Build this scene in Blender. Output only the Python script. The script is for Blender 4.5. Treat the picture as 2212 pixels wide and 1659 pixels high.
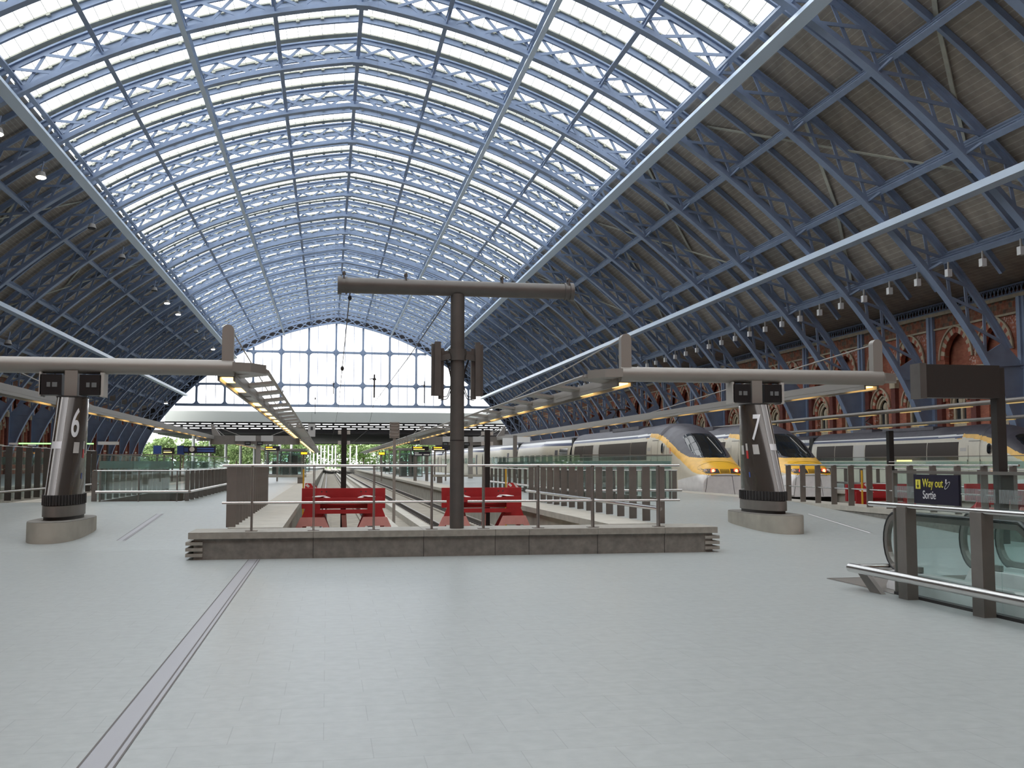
import bpy, bmesh, math, random
import numpy as np
from mathutils import Vector, Matrix
from mathutils.geometry import tessellate_polygon

for o in list(bpy.data.objects):
    bpy.data.objects.remove(o, do_unlink=True)
SC = bpy.context.scene
COL = SC.collection
rng = random.Random(7)

# ------------------------------------------------------------------ camera
# X = across the shed, Y = along the tracks (away), Z = up; concourse floor z = 0, platforms z = 0.46
F_PX = 2230.0
YAW, PITCH = 10.115, 4.41
EYE = 1.62
cam = bpy.data.cameras.new('camera')
cam.sensor_fit = 'HORIZONTAL'
cam.sensor_width = 36.0
cam.lens = 36.0 * F_PX / 2212.0
cam.clip_start, cam.clip_end = 0.05, 3000.0
camo = bpy.data.objects.new('camera', cam)
camo.location = (0, 0, EYE)
camo.rotation_euler = (math.radians(90 + PITCH), 0, math.radians(-YAW))
COL.objects.link(camo)
SC.camera = camo

# ------------------------------------------------------------------ sky and exposure
SKY_STRENGTH = 3.7
world = bpy.data.worlds.new('sky')
SC.world = world
world.use_nodes = True
nt = world.node_tree
nt.nodes.clear()
out = nt.nodes.new('ShaderNodeOutputWorld')
bg = nt.nodes.new('ShaderNodeBackground')
tc = nt.nodes.new('ShaderNodeTexCoord')
sep = nt.nodes.new('ShaderNodeSeparateXYZ')
mr = nt.nodes.new('ShaderNodeMapRange')
mr.inputs['From Min'].default_value = -0.9
mr.inputs['From Max'].default_value = 0.7
mr.inputs['To Min'].default_value = SKY_STRENGTH * 1.4
mr.inputs['To Max'].default_value = SKY_STRENGTH * 0.55
nt.links.new(tc.outputs['Generated'], sep.inputs[0])
nt.links.new(sep.outputs['X'], mr.inputs['Value'])
nt.links.new(mr.outputs['Result'], bg.inputs['Strength'])
bg.inputs['Color'].default_value = (0.97, 0.985, 1.0, 1)
nt.links.new(bg.outputs[0], out.inputs[0])

vs = SC.view_settings
SC.display_settings.display_device = 'sRGB'
vs.view_transform = 'Standard'
vs.look = 'None'
vs.exposure = 0.0
vs.gamma = 1.0
vs.use_curve_mapping = False
SC.cycles.max_bounces = 8
SC.cycles.diffuse_bounces = 4
SC.cycles.glossy_bounces = 3
SC.cycles.transmission_bounces = 4
SC.cycles.transparent_max_bounces = 24
SC.cycles.caustics_reflective = False
SC.cycles.caustics_refractive = False
SC.cycles.use_denoising = True

# ------------------------------------------------------------------ materials
MATS = {}

def srgb(r, g, b):
    def f(c):
        c /= 255.0
        return c / 12.92 if c <= 0.04045 else ((c + 0.055) / 1.055) ** 2.4
    return (f(r), f(g), f(b), 1)

def mat(name, col, rough=0.6, metal=0.0, noise=0.0, nscale=4.0, spec=0.5, coat=0.0, bump=0.0):
    m = bpy.data.materials.new(name)
    m.use_nodes = True
    n = m.node_tree
    p = n.nodes['Principled BSDF']
    p.inputs['Roughness'].default_value = rough
    p.inputs['Metallic'].default_value = metal
    p.inputs['Specular IOR Level'].default_value = spec
    p.inputs['Coat Weight'].default_value = coat
    p.inputs['Base Color'].default_value = col
    if noise > 0:
        t = n.nodes.new('ShaderNodeTexCoord')
        z = n.nodes.new('ShaderNodeTexNoise')
        z.inputs['Scale'].default_value = nscale
        z.inputs['Detail'].default_value = 6
        r = n.nodes.new('ShaderNodeMapRange')
        r.inputs['From Min'].default_value = 0.3
        r.inputs['From Max'].default_value = 0.7
        r.inputs['To Min'].default_value = 1 - noise
        r.inputs['To Max'].default_value = 1 + noise
        v = n.nodes.new('ShaderNodeVectorMath')
        v.operation = 'SCALE'
        v.inputs[0].default_value = col[:3]
        n.links.new(t.outputs['Object'], z.inputs['Vector'])
        n.links.new(z.outputs['Fac'], r.inputs['Value'])
        n.links.new(r.outputs['Result'], v.inputs['Scale'])
        n.links.new(v.outputs['Vector'], p.inputs['Base Color'])
        if bump > 0:
            b = n.nodes.new('ShaderNodeBump')
            b.inputs['Strength'].default_value = bump
            b.inputs['Distance'].default_value = 0.02
            n.links.new(z.outputs['Fac'], b.inputs['Height'])
            n.links.new(b.outputs['Normal'], p.inputs['Normal'])
    MATS[name] = m
    return m

def emit(name, col, strength):
    m = bpy.data.materials.new(name)
    m.use_nodes = True
    n = m.node_tree
    p = n.nodes['Principled BSDF']
    p.inputs['Base Color'].default_value = col
    p.inputs['Emission Color'].default_value = col
    p.inputs['Emission Strength'].default_value = strength
    MATS[name] = m
    return m

def glass(name, tint, refl=0.08, rough=0.02, body=0.0, bodycol=(0.5, 0.7, 0.65, 1), graze=0.7):
    """thin architectural glass: see-through tint, Fresnel reflection, a little milky body"""
    m = bpy.data.materials.new(name)
    m.use_nodes = True
    n = m.node_tree
    n.nodes.clear()
    o = n.nodes.new('ShaderNodeOutputMaterial')
    tr = n.nodes.new('ShaderNodeBsdfTransparent')
    tr.inputs['Color'].default_value = tint
    gl = n.nodes.new('ShaderNodeBsdfGlossy')
    gl.inputs['Roughness'].default_value = rough
    fr = n.nodes.new('ShaderNodeLayerWeight')      # same for both faces of the thin sheet
    fr.inputs['Blend'].default_value = 0.5
    pw = n.nodes.new('ShaderNodeMath')
    pw.operation = 'POWER'
    pw.inputs[1].default_value = 5.0
    mul = n.nodes.new('ShaderNodeMath')
    mul.operation = 'MULTIPLY_ADD'
    mul.inputs[1].default_value = graze
    mul.inputs[2].default_value = refl
    mul.use_clamp = True
    mx = n.nodes.new('ShaderNodeMixShader')
    n.links.new(fr.outputs['Facing'], pw.inputs[0])
    n.links.new(pw.outputs[0], mul.inputs[0])
    if body > 0:
        di = n.nodes.new('ShaderNodeBsdfDiffuse')
        di.inputs['Color'].default_value = bodycol
        mb = n.nodes.new('ShaderNodeMixShader')
        mb.inputs[0].default_value = body
        n.links.new(tr.outputs[0], mb.inputs[1])
        n.links.new(di.outputs[0], mb.inputs[2])
        first = mb.outputs[0]
    else:
        first = tr.outputs[0]
    n.links.new(mul.outputs[0], mx.inputs[0])
    n.links.new(first, mx.inputs[1])
    n.links.new(gl.outputs[0], mx.inputs[2])
    n.links.new(mx.outputs[0], o.inputs[0])
    MATS[name] = m
    return m

def brick_mat(name, c1, c2, mortar, sx, sy, msize, rough=0.85, axes='XY', noise=0.15, nsc=1.2, spec=0.3, eff=None):
    m = bpy.data.materials.new(name)
    m.use_nodes = True
    n = m.node_tree
    p = n.nodes['Principled BSDF']
    p.inputs['Roughness'].default_value = rough
    p.inputs['Specular IOR Level'].default_value = spec
    t = n.nodes.new('ShaderNodeTexCoord')
    s = n.nodes.new('ShaderNodeSeparateXYZ')
    c = n.nodes.new('ShaderNodeCombineXYZ')
    b = n.nodes.new('ShaderNodeTexBrick')
    b.inputs['Color1'].default_value = c1
    b.inputs['Color2'].default_value = c2
    b.inputs['Mortar'].default_value = mortar
    b.inputs['Scale'].default_value = 1.0
    b.inputs['Brick Width'].default_value = sx
    b.inputs['Row Height'].default_value = sy
    b.inputs['Mortar Size'].default_value = msize
    b.inputs['Mortar Smooth'].default_value = 0.1
    n.links.new(t.outputs['Object'], s.inputs[0])
    n.links.new(s.outputs[axes[0]], c.inputs['X'])
    n.links.new(s.outputs[axes[1]], c.inputs['Y'])
    n.links.new(c.outputs[0], b.inputs['Vector'])
    z = n.nodes.new('ShaderNodeTexNoise')
    z.inputs['Scale'].default_value = nsc
    z.inputs['Detail'].default_value = 8
    n.links.new(t.outputs['Object'], z.inputs['Vector'])
    r = n.nodes.new('ShaderNodeMapRange')
    r.inputs['From Min'].default_value = 0.3
    r.inputs['From Max'].default_value = 0.7
    r.inputs['To Min'].default_value = 1 - noise
    r.inputs['To Max'].default_value = 1 + noise
    n.links.new(z.outputs['Fac'], r.inputs['Value'])
    v = n.nodes.new('ShaderNodeVectorMath')
    v.operation = 'SCALE'
    n.links.new(b.outputs['Color'], v.inputs[0])
    n.links.new(r.outputs['Result'], v.inputs['Scale'])
    last = v.outputs['Vector']
    if eff is not None:                       # pale salt bloom in patches on old brick
        z2 = n.nodes.new('ShaderNodeTexNoise')
        z2.inputs['Scale'].default_value = 0.35
        z3 = n.nodes.new('ShaderNodeTexNoise')
        z3.inputs['Scale'].default_value = 7.0
        n.links.new(t.outputs['Object'], z2.inputs['Vector'])
        n.links.new(t.outputs['Object'], z3.inputs['Vector'])
        r2 = n.nodes.new('ShaderNodeMapRange')
        r2.inputs['From Min'].default_value = 0.56
        r2.inputs['From Max'].default_value = 0.62
        n.links.new(z2.outputs['Fac'], r2.inputs['Value'])
        r3 = n.nodes.new('ShaderNodeMapRange')
        r3.inputs['From Min'].default_value = 0.52
        r3.inputs['From Max'].default_value = 0.6
        n.links.new(z3.outputs['Fac'], r3.inputs['Value'])
        mm = n.nodes.new('ShaderNodeMath')
        mm.operation = 'MULTIPLY'
        n.links.new(r2.outputs[0], mm.inputs[0])
        n.links.new(r3.outputs[0], mm.inputs[1])
        mx = n.nodes.new('ShaderNodeMix')
        mx.data_type = 'RGBA'
        mx.inputs['B'].default_value = eff
        n.links.new(mm.outputs[0], mx.inputs['Factor'])
        n.links.new(last, mx.inputs['A'])
        last = mx.outputs['Result']
    n.links.new(last, p.inputs['Base Color'])
    MATS[name] = m
    return m

def deck_mat(name, c1, c2, pitch):
    """roof boarding: thin pale joints running along the shed, from the UV arc length"""
    m = bpy.data.materials.new(name)
    m.use_nodes = True
    n = m.node_tree
    p = n.nodes['Principled BSDF']
    p.inputs['Roughness'].default_value = 0.85
    p.inputs['Specular IOR Level'].default_value = 0.2
    t = n.nodes.new('ShaderNodeTexCoord')
    s = n.nodes.new('ShaderNodeSeparateXYZ')
    n.links.new(t.outputs['UV'], s.inputs[0])
    d = n.nodes.new('ShaderNodeMath')
    d.operation = 'DIVIDE'
    d.inputs[1].default_value = pitch
    n.links.new(s.outputs['X'], d.inputs[0])
    fr = n.nodes.new('ShaderNodeMath')
    fr.operation = 'FRACT'
    n.links.new(d.outputs[0], fr.inputs[0])
    lt = n.nodes.new('ShaderNodeMath')
    lt.operation = 'LESS_THAN'
    lt.inputs[1].default_value = 0.14
    n.links.new(fr.outputs[0], lt.inputs[0])
    z = n.nodes.new('ShaderNodeTexNoise')
    z.inputs['Scale'].default_value = 1.3
    z.inputs['Detail'].default_value = 8
    n.links.new(t.outputs['UV'], z.inputs['Vector'])
    r = n.nodes.new('ShaderNodeMapRange')
    r.inputs['From Min'].default_value = 0.3
    r.inputs['From Max'].default_value = 0.7
    r.inputs['To Min'].default_value = 0.82
    r.inputs['To Max'].default_value = 1.15
    n.links.new(z.outputs['Fac'], r.inputs['Value'])
    mx = n.nodes.new('ShaderNodeMix')
    mx.data_type = 'RGBA'
    mx.inputs['A'].default_value = c1
    mx.inputs['B'].default_value = c2
    n.links.new(lt.outputs[0], mx.inputs['Factor'])
    v = n.nodes.new('ShaderNodeVectorMath')
    v.operation = 'SCALE'
    n.links.new(mx.outputs['Result'], v.inputs[0])
    n.links.new(r.outputs['Result'], v.inputs['Scale'])
    n.links.new(v.outputs['Vector'], p.inputs['Base Color'])
    MATS[name] = m
    return m

M = MATS
mat('blue', (0.25, 0.318, 0.45, 1), 0.45, noise=0.08, nscale=1.5)
mat('blue_pale', (0.62, 0.74, 0.88, 1), 0.35)
mat('gutter', (0.50, 0.50, 0.42, 1), 0.6, noise=0.1, nscale=2)
deck_mat('boards', (0.365, 0.32, 0.27, 1), (0.48, 0.44, 0.39, 1), 0.30)
mat('slate', (0.08, 0.085, 0.1, 1), 0.8)
glass('roof_glass', (0.93, 0.95, 0.96, 1), 0.04)
glass('screen_glass', (0.97, 0.97, 0.98, 1), 0.04)
brick_mat('brick', (0.42, 0.145, 0.085, 1), (0.33, 0.10, 0.065, 1), (0.30, 0.17, 0.12, 1), 0.23, 0.075, 0.006, axes='YZ', noise=0.25, eff=(0.62, 0.5, 0.44, 1))
brick_mat('brick_back', (0.42, 0.18, 0.10, 1), (0.36, 0.13, 0.09, 1), (0.3, 0.2, 0.15, 1), 0.23, 0.075, 0.006, axes='XZ', noise=0.2)
mat('brick_dark', (0.15, 0.045, 0.035, 1), 0.8, noise=0.2, nscale=3)
mat('brick_red', (0.40, 0.12, 0.075, 1), 0.8, noise=0.15, nscale=5)
mat('stone', (0.50, 0.43, 0.31, 1), 0.8, noise=0.15, nscale=3)
brick_mat('frieze', (0.34, 0.12, 0.07, 1), (0.15, 0.13, 0.10, 1), (0.28, 0.14, 0.09, 1), 0.35, 0.35, 0.03, axes='YZ', noise=0.35, nsc=4)
mat('window_dark', (0.03, 0.035, 0.04, 1), 0.15)
brick_mat('floor', (0.335, 0.360, 0.355, 1), (0.325, 0.350, 0.345, 1), (0.262, 0.278, 0.276, 1), 0.55, 0.42, 0.003, rough=0.36, axes='XY', noise=0.07, nsc=9.0, spec=0.4)
mat('coping', (0.42, 0.40, 0.35, 1), 0.7, noise=0.1, nscale=3)
mat('granite', (0.185, 0.175, 0.155, 1), 0.65, noise=0.22, nscale=9)
mat('granite_top', (0.29, 0.275, 0.24, 1), 0.6, noise=0.15, nscale=9)
mat('concrete', (0.36, 0.34, 0.29, 1), 0.85, noise=0.15, nscale=2)
mat('concrete_pale', (0.47, 0.45, 0.40, 1), 0.85, noise=0.12, nscale=3)
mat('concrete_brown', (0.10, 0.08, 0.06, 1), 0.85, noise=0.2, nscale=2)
mat('trackbed', (0.29, 0.265, 0.22, 1), 0.9, noise=0.2, nscale=2)
mat('rail_side', (0.09, 0.08, 0.075, 1), 0.6)
mat('steel', (0.56, 0.55, 0.53, 1), 0.22, metal=1.0)
mat('steel_dull', (0.27, 0.255, 0.235, 1), 0.4, metal=0.7)
mat('fin', (0.205, 0.187, 0.17, 1), 0.45, metal=0.4, noise=0.08)
mat('grey_paint', (0.30, 0.28, 0.255, 1), 0.42, metal=0.3)
mat('grey_light', (0.45, 0.43, 0.40, 1), 0.5)
mat('mast', (0.115, 0.106, 0.098, 1), 0.45, metal=0.3, noise=0.08)
mat('cladding', (0.075, 0.062, 0.054, 1), 0.22, metal=0.35, coat=0.35)
mat('stripe_steel', (0.80, 0.80, 0.78, 1), 0.35, metal=0.2)
mat('stripe_grey', (0.36, 0.35, 0.345, 1), 0.4, metal=0.2)
mat('black', (0.012, 0.012, 0.013, 1), 0.4)
mat('dark', (0.035, 0.033, 0.033, 1), 0.5)
mat('white', (0.75, 0.75, 0.74, 1), 0.5)
mat('white_panel', (0.50, 0.48, 0.46, 1), 0.5)
mat('red', (0.36, 0.018, 0.022, 1), 0.45, noise=0.1)
mat('pink', (0.60, 0.27, 0.25, 1), 0.55, noise=0.08)
mat('yellow', (0.80, 0.44, 0.03, 1), 0.3, coat=0.3)
mat('yellow_hood', (0.78, 0.46, 0.10, 1), 0.35, noise=0.12, nscale=3)
mat('cream', (0.60, 0.555, 0.46, 1), 0.38, noise=0.04)
mat('silver', (0.82, 0.81, 0.81, 1), 0.3, coat=0.3, noise=0.06)
mat('navy', (0.05, 0.06, 0.12, 1), 0.3)
mat('hood', (0.062, 0.058, 0.070, 1), 0.4, noise=0.12, nscale=3)
mat('roof_grey', (0.09, 0.086, 0.098, 1), 0.5, noise=0.15)
mat('windscreen', (0.008, 0.009, 0.010, 1), 0.06, coat=0.6)
mat('brown_panel', (0.050, 0.040, 0.034, 1), 0.5, spec=0.2)
mat('train_window', (0.05, 0.055, 0.055, 1), 0.12)
mat('underframe', (0.03, 0.03, 0.03, 1), 0.8)
mat('rubber', (0.012, 0.011, 0.012, 1), 0.35)
mat('sign_navy', (0.012, 0.011, 0.028, 1), 0.4)
mat('sign_yellow', (0.75, 0.68, 0.08, 1), 0.5)
mat('sign_white', (0.72, 0.72, 0.74, 1), 0.5)
mat('sign_brown', (0.030, 0.026, 0.023, 1), 0.45)
mat('sign_blue', (0.05, 0.10, 0.35, 1), 0.5)
mat('red_text', (0.65, 0.08, 0.05, 1), 0.5)
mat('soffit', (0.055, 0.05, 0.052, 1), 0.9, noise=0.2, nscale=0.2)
mat('fascia', (0.52, 0.54, 0.50, 1), 0.7)
mat('leaf_a', (0.20, 0.29, 0.11, 1), 0.8, noise=0.5, nscale=0.8)
mat('leaf_b', (0.28, 0.37, 0.15, 1), 0.8, noise=0.5, nscale=0.8)
mat('bark', (0.10, 0.07, 0.05, 1), 0.9)
mat('grass', (0.12, 0.2, 0.06, 1), 0.9, noise=0.3)
mat('joint', (0.33, 0.33, 0.35, 1), 0.45, metal=0.4)
mat('tape', (0.72, 0.72, 0.74, 1), 0.5)
mat('marker_red', (0.55, 0.03, 0.03, 1), 0.5)
mat('rod_yellow', (0.7, 0.4, 0.03, 1), 0.5)
glass('pane', (0.92, 0.968, 0.96, 1), 0.03, body=0.02, bodycol=(0.45, 0.62, 0.58, 1), graze=0.4)
glass('frit', (0.62, 0.66, 0.66, 1), 0.03, body=0.5, bodycol=(0.55, 0.6, 0.6, 1))
glass('frit_soft', (0.72, 0.8, 0.78, 1), 0.04, body=0.25, bodycol=(0.42, 0.55, 0.52, 1))
emit('lamp_warm', (1.0, 0.62, 0.20, 1), 4.5)
emit('lamp_white', (1.0, 0.95, 0.80, 1), 14.0)
emit('lamp_red', (1.0, 0.03, 0.02, 1), 4.0)
emit('lamp_core', (1.0, 0.42, 0.10, 1), 7.0)
emit('lamp_green', (0.35, 1.0, 0.25, 1), 2.2)
emit('lamp_orange', (1.0, 0.42, 0.02, 1), 2.5)
emit('lamp_slot', (0.85, 0.92, 0.85, 1), 0.9)
emit('lamp_yellow', (1.0, 0.85, 0.35, 1), 1.0)
emit('lamp_dim', (0.55, 0.38, 0.14, 1), 0.45)
emit('screen_dim', (0.10, 0.105, 0.105, 1), 0.3)

# ------------------------------------------------------------------ mesh helpers
class MB:
    """collects shapes and links them as ONE mesh object"""
    def __init__(s):
        s.v, s.f, s.mi, s.sm, s.uv = [], [], [], [], None
    def add(s, vs, fs, mi=0, smooth=False):
        b = len(s.v)
        s.v += [tuple(map(float, p)) for p in vs]
        for f in fs:
            s.f.append([b + i for i in f])
            s.mi.append(mi)
            s.sm.append(smooth)
        return s
    def box(s, x0, x1, y0, y1, z0, z1, mi=0):
        vs = [(x0, y0, z0), (x1, y0, z0), (x1, y1, z0), (x0, y1, z0), (x0, y0, z1), (x1, y0, z1), (x1, y1, z1), (x0, y1, z1)]
        return s.add(vs, [(0, 3, 2, 1), (4, 5, 6, 7), (0, 1, 5, 4), (1, 2, 6, 5), (2, 3, 7, 6), (3, 0, 4, 7)], mi)
    def cbox(s, c, d, mi=0):
        return s.box(c[0] - d[0] / 2, c[0] + d[0] / 2, c[1] - d[1] / 2, c[1] + d[1] / 2, c[2] - d[2] / 2, c[2] + d[2] / 2, mi)
    def bar(s, a, b, w, h, up=(0, 0, 1), mi=0):
        """box beam from a to b; w across, h along up"""
        a, b, up = Vector(a), Vector(b), Vector(up)
        d = (b - a)
        if d.length < 1e-6:
            return s
        d.normalize()
        r = d.cross(up)
        if r.length < 1e-4:
            r = d.cross(Vector((1, 0, 0)))
        r.normalize()
        u = r.cross(d)
        r, u = r * w / 2, u * h / 2
        vs = [a - r - u, a + r - u, a + r + u, a - r + u, b - r - u, b + r - u, b + r + u, b - r + u]
        return s.add(vs, [(3, 2, 1, 0), (4, 5, 6, 7), (0, 1, 5, 4), (1, 2, 6, 5), (2, 3, 7, 6), (3, 0, 4, 7)], mi)
    def tube(s, a, b, r, n=12, r2=None, mi=0, cap=True, smooth=True):
        a, b = Vector(a), Vector(b)
        d = (b - a).normalized()
        x = d.cross(Vector((0, 0, 1)))
        if x.length < 1e-4:
            x = Vector((1, 0, 0))
        x.normalize()
        y = x.cross(d)
        r2 = r if r2 is None else r2
        vs = []
        for c, rr in ((a, r), (b, r2)):
            for i in range(n):
                t = 2 * math.pi * i / n
                vs.append(c + x * math.cos(t) * rr + y * math.sin(t) * rr)
        s.add(vs, [(i, n + i, n + (i + 1) % n, (i + 1) % n) for i in range(n)], mi, smooth)
        if cap:
            s.add(vs[:n], [tuple(range(n))], mi)
            s.add(vs[n:], [tuple(reversed(range(n)))], mi)
        return s
    def path(s, pts, r, n=8, mi=0):
        for a, b in zip(pts[:-1], pts[1:]):
            s.tube(a, b, r, n, mi=mi)
        return s
    def sweep(s, rings, closed=True, caps=True, mi=0, smooth=False):
        n = len(rings[0])
        vs = [p for r in rings for p in r]
        fs = []
        for k in range(len(rings) - 1):
            for i in range(n if closed else n - 1):
                j = (i + 1) % n
                fs.append((k * n + i, k * n + j, (k + 1) * n + j, (k + 1) * n + i))
        s.add(vs, fs, mi, smooth)
        if caps:
            s.add(rings[0], [tuple(reversed(range(n)))], mi)
            s.add(rings[-1], [tuple(range(n))], mi)
        return s
    def prism(s, poly, z0, z1, mi=0, top_mi=None, smooth=False):
        """poly in XY extruded in Z"""
        n = len(poly)
        lo = [(p[0], p[1], z0) for p in poly]
        hi = [(p[0], p[1], z1) for p in poly]
        s.add(lo + hi, [(i, (i + 1) % n, n + (i + 1) % n, n + i) for i in range(n)], mi, smooth)
        s.add(hi, [tuple(range(n))], mi if top_mi is None else top_mi)
        s.add(lo, [tuple(reversed(range(n)))], mi)
        return s
    def plate(s, poly, mapf, t0, t1, holes=(), mi=0):
        """2D poly (with holes) in a plane, extruded from t0 to t1; mapf(u, v, t) -> point"""
        loops = [list(poly)] + [list(h) for h in holes]
        flat = [p for l in loops for p in l]
        tris = tessellate_polygon([[Vector((p[0], p[1], 0)) for p in l] for l in loops])
        n = len(flat)
        vs = [mapf(p[0], p[1], t0) for p in flat] + [mapf(p[0], p[1], t1) for p in flat]
        s.add(vs, [tuple(t) for t in tris] + [tuple(n + i for i in reversed(t)) for t in tris], mi)
        b = 0
        for l in loops:
            k = len(l)
            s.add([vs[b + i] for i in range(k)] + [vs[n + b + i] for i in range(k)],
                  [(i, (i + 1) % k, k + (i + 1) % k, k + i) for i in range(k)], mi)
            b += k
        return s
    def mesh(s, name, mats):
        me = bpy.data.meshes.new(name)
        me.from_pydata(s.v, [], s.f)
        for m in (mats if isinstance(mats, (list, tuple)) else [mats]):
            me.materials.append(M[m])
        me.polygons.foreach_set('material_index', s.mi)
        me.polygons.foreach_set('use_smooth', s.sm)
        if s.uv is not None:
            l = me.uv_layers.new(name='UVMap')
            for p in me.polygons:
                for li, vi in zip(p.loop_indices, p.vertices):
                    l.data[li].uv = s.uv[vi]
        me.update()
        return me
    def build(s, name, mats, parent=None, loc=None):
        return obj(name, s.mesh(name, mats), parent, loc)

def obj(name, data, parent=None, loc=None):
    o = bpy.data.objects.new(name, data)
    COL.objects.link(o)
    if parent is not None:
        o.parent = parent
    if loc is not None:
        o.location = loc
    return o

def tag(o, label, cat, group=None, kind=None):
    o['label'] = label
    o['category'] = cat
    if group:
        o['group'] = group
    if kind:
        o['kind'] = kind
    return o

def thing(name, label, cat, loc=(0, 0, 0), group=None, kind=None, rotz=0.0):
    o = bpy.data.objects.new(name, None)
    o.empty_display_size = 0.2
    COL.objects.link(o)
    o.location = loc
    o.rotation_euler = (0, 0, rotz)
    return tag(o, label, cat, group, kind)

def struct(o, label, cat):
    return tag(o, label, cat, kind='structure')

def dup(root, loc, label=None, group=None, rotz=None, scale=None):
    r = root.copy()
    COL.objects.link(r)
    r.location = loc
    if rotz is not None:
        r.rotation_euler = (0, 0, rotz)
    if scale is not None:
        r.scale = scale
    if label:
        r['label'] = label
    if group:
        r['group'] = group
    for ch in list(root.children):
        c = ch.copy()
        COL.objects.link(c)
        c.parent = r
        for g in list(ch.children):
            d = g.copy()
            COL.objects.link(d)
            d.parent = c
    return r

def text(name, body, size, loc, rot, m, parent=None, align='LEFT', sx=1.0, ext=0.002, fat=0.0):
    cu = bpy.data.curves.new(name, 'FONT')
    cu.body = body
    cu.size = size
    cu.extrude = ext
    cu.offset = fat
    cu.align_x = align
    cu.materials.append(M[m])
    tmp = bpy.data.objects.new('tmp', cu)
    COL.objects.link(tmp)
    dg = bpy.context.evaluated_depsgraph_get()
    me = bpy.data.meshes.new_from_object(tmp.evaluated_get(dg))
    me.name = name
    bpy.data.objects.remove(tmp, do_unlink=True)
    bpy.data.curves.remove(cu)
    me.materials.clear()
    me.materials.append(M[m])
    o = obj(name, me, parent, loc)
    o.rotation_euler = rot
    o.scale = (sx, 1, 1)
    return o

def _ordinals():
    one = ['first', 'second', 'third', 'fourth', 'fifth', 'sixth', 'seventh', 'eighth', 'ninth', 'tenth', 'eleventh', 'twelfth', 'thirteenth',
           'fourteenth', 'fifteenth', 'sixteenth', 'seventeenth', 'eighteenth', 'nineteenth']
    o = list(one)
    for t, te in (('twenty', 'twentieth'), ('thirty', 'thirtieth'), ('forty', 'fortieth'), ('fifty', 'fiftieth')):
        o += [te] + [t + '-' + x for x in one[:9]]
    return o

ORD = _ordinals()

def superoval(a, b, n, k=40):
    p = []
    for i in range(k):
        t = 2 * math.pi * i / k
        c, s = math.cos(t), math.sin(t)
        p.append((a * math.copysign(abs(c) ** (2 / n), c), b * math.copysign(abs(s) ** (2 / n), s)))
    return p

# ------------------------------------------------------------------ the arch of the train shed
XC = 1.7                     # ridge line
BAY = 8.88
GABLE = 202.5
RIBS = [GABLE - BAY * k for k in range(22)]          # rib planes, from the gable screen towards the camera
Y_NEAR = -12.0
WALL_X = 36.65               # half width to the brick face
P = 0.46                     # platform level
RAIL = -0.23
BED = -0.45

_pr = np.array([(0, 28.87), (5.1, 27.87), (10, 26.5), (14.9, 24.47), (18.2, 22.72), (24.1, 18.25), (26.65, 16.3), (29, 14.3), (30.6, 12.3),
                (33.6, 7.97), (35.8, 3.9), (36.5, 0.2)])
_t = np.concatenate([[0], np.cumsum(np.hypot(*np.diff(_pr, axis=0).T))])
_T = _t[-1]
_ph = np.polyfit(_t / _T, _pr[:, 0], 5, w=[6] + [1] * 11)
_pz = np.polyfit(_t / _T, _pr[:, 1], 5, w=[6] + [1] * 11)
_u = np.linspace(0, 1, 2001)
_h, _z = np.polyval(_ph, _u), np.polyval(_pz, _u)
_h = _h - _h[0] * (1 - _u)
_s = np.concatenate([[0], np.cumsum(np.hypot(np.diff(_h), np.diff(_z)))])
S_MAX = _s[-1]

def arch(s, off=0.0):
    """half-arch point at arc length s from the apex, moved out by off: (h, z)"""
    h = np.interp(s, _s, _h)
    z = np.interp(s, _s, _z)
    e = 0.05
    dh = np.interp(min(s + e, S_MAX), _s, _h) - np.interp(max(s - e, 0), _s, _h)
    dz = np.interp(min(s + e, S_MAX), _s, _z) - np.interp(max(s - e, 0), _s, _z)
    l = math.hypot(dh, dz)
    nx, nz = -dz / l, dh / l
    if off and s < 3.0:                       # bring the outward normal upright at the apex
        k = s / 3.0
        nx *= k
        l = math.hypot(nx, nz)
        nx, nz = nx / l, nz / l
    return h + nx * off, z + nz * off

def s_at(h):
    return float(np.interp(h, _h, _s))

def s_at_z(z):
    return float(np.interp(-z, -_z, _s))

def arch_sweep(mb, s0, s1, off0, off1, y0, y1, side, n=40, mi=0):
    """a box swept along the arch on one side (side = +1 right, -1 left), local to the ridge"""
    rings = []
    for k in range(n + 1):
        s = s0 + (s1 - s0) * k / n
        a = arch(s, off0)
        b = arch(s, off1)
        rings.append([(side * a[0], y0, a[1]), (side * a[0], y1, a[1]), (side * b[0], y1, b[1]), (side * b[0], y0, b[1])])
    mb.sweep(rings, mi=mi)

DEPTH = 1.75
S_EDGE = s_at(18.9)          # edge of the glazing
S_DECK = s_at(31.3)
S_FOOT = s_at_z(0.25)
S_HAUNCH = s_at_z(7.6)

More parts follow.
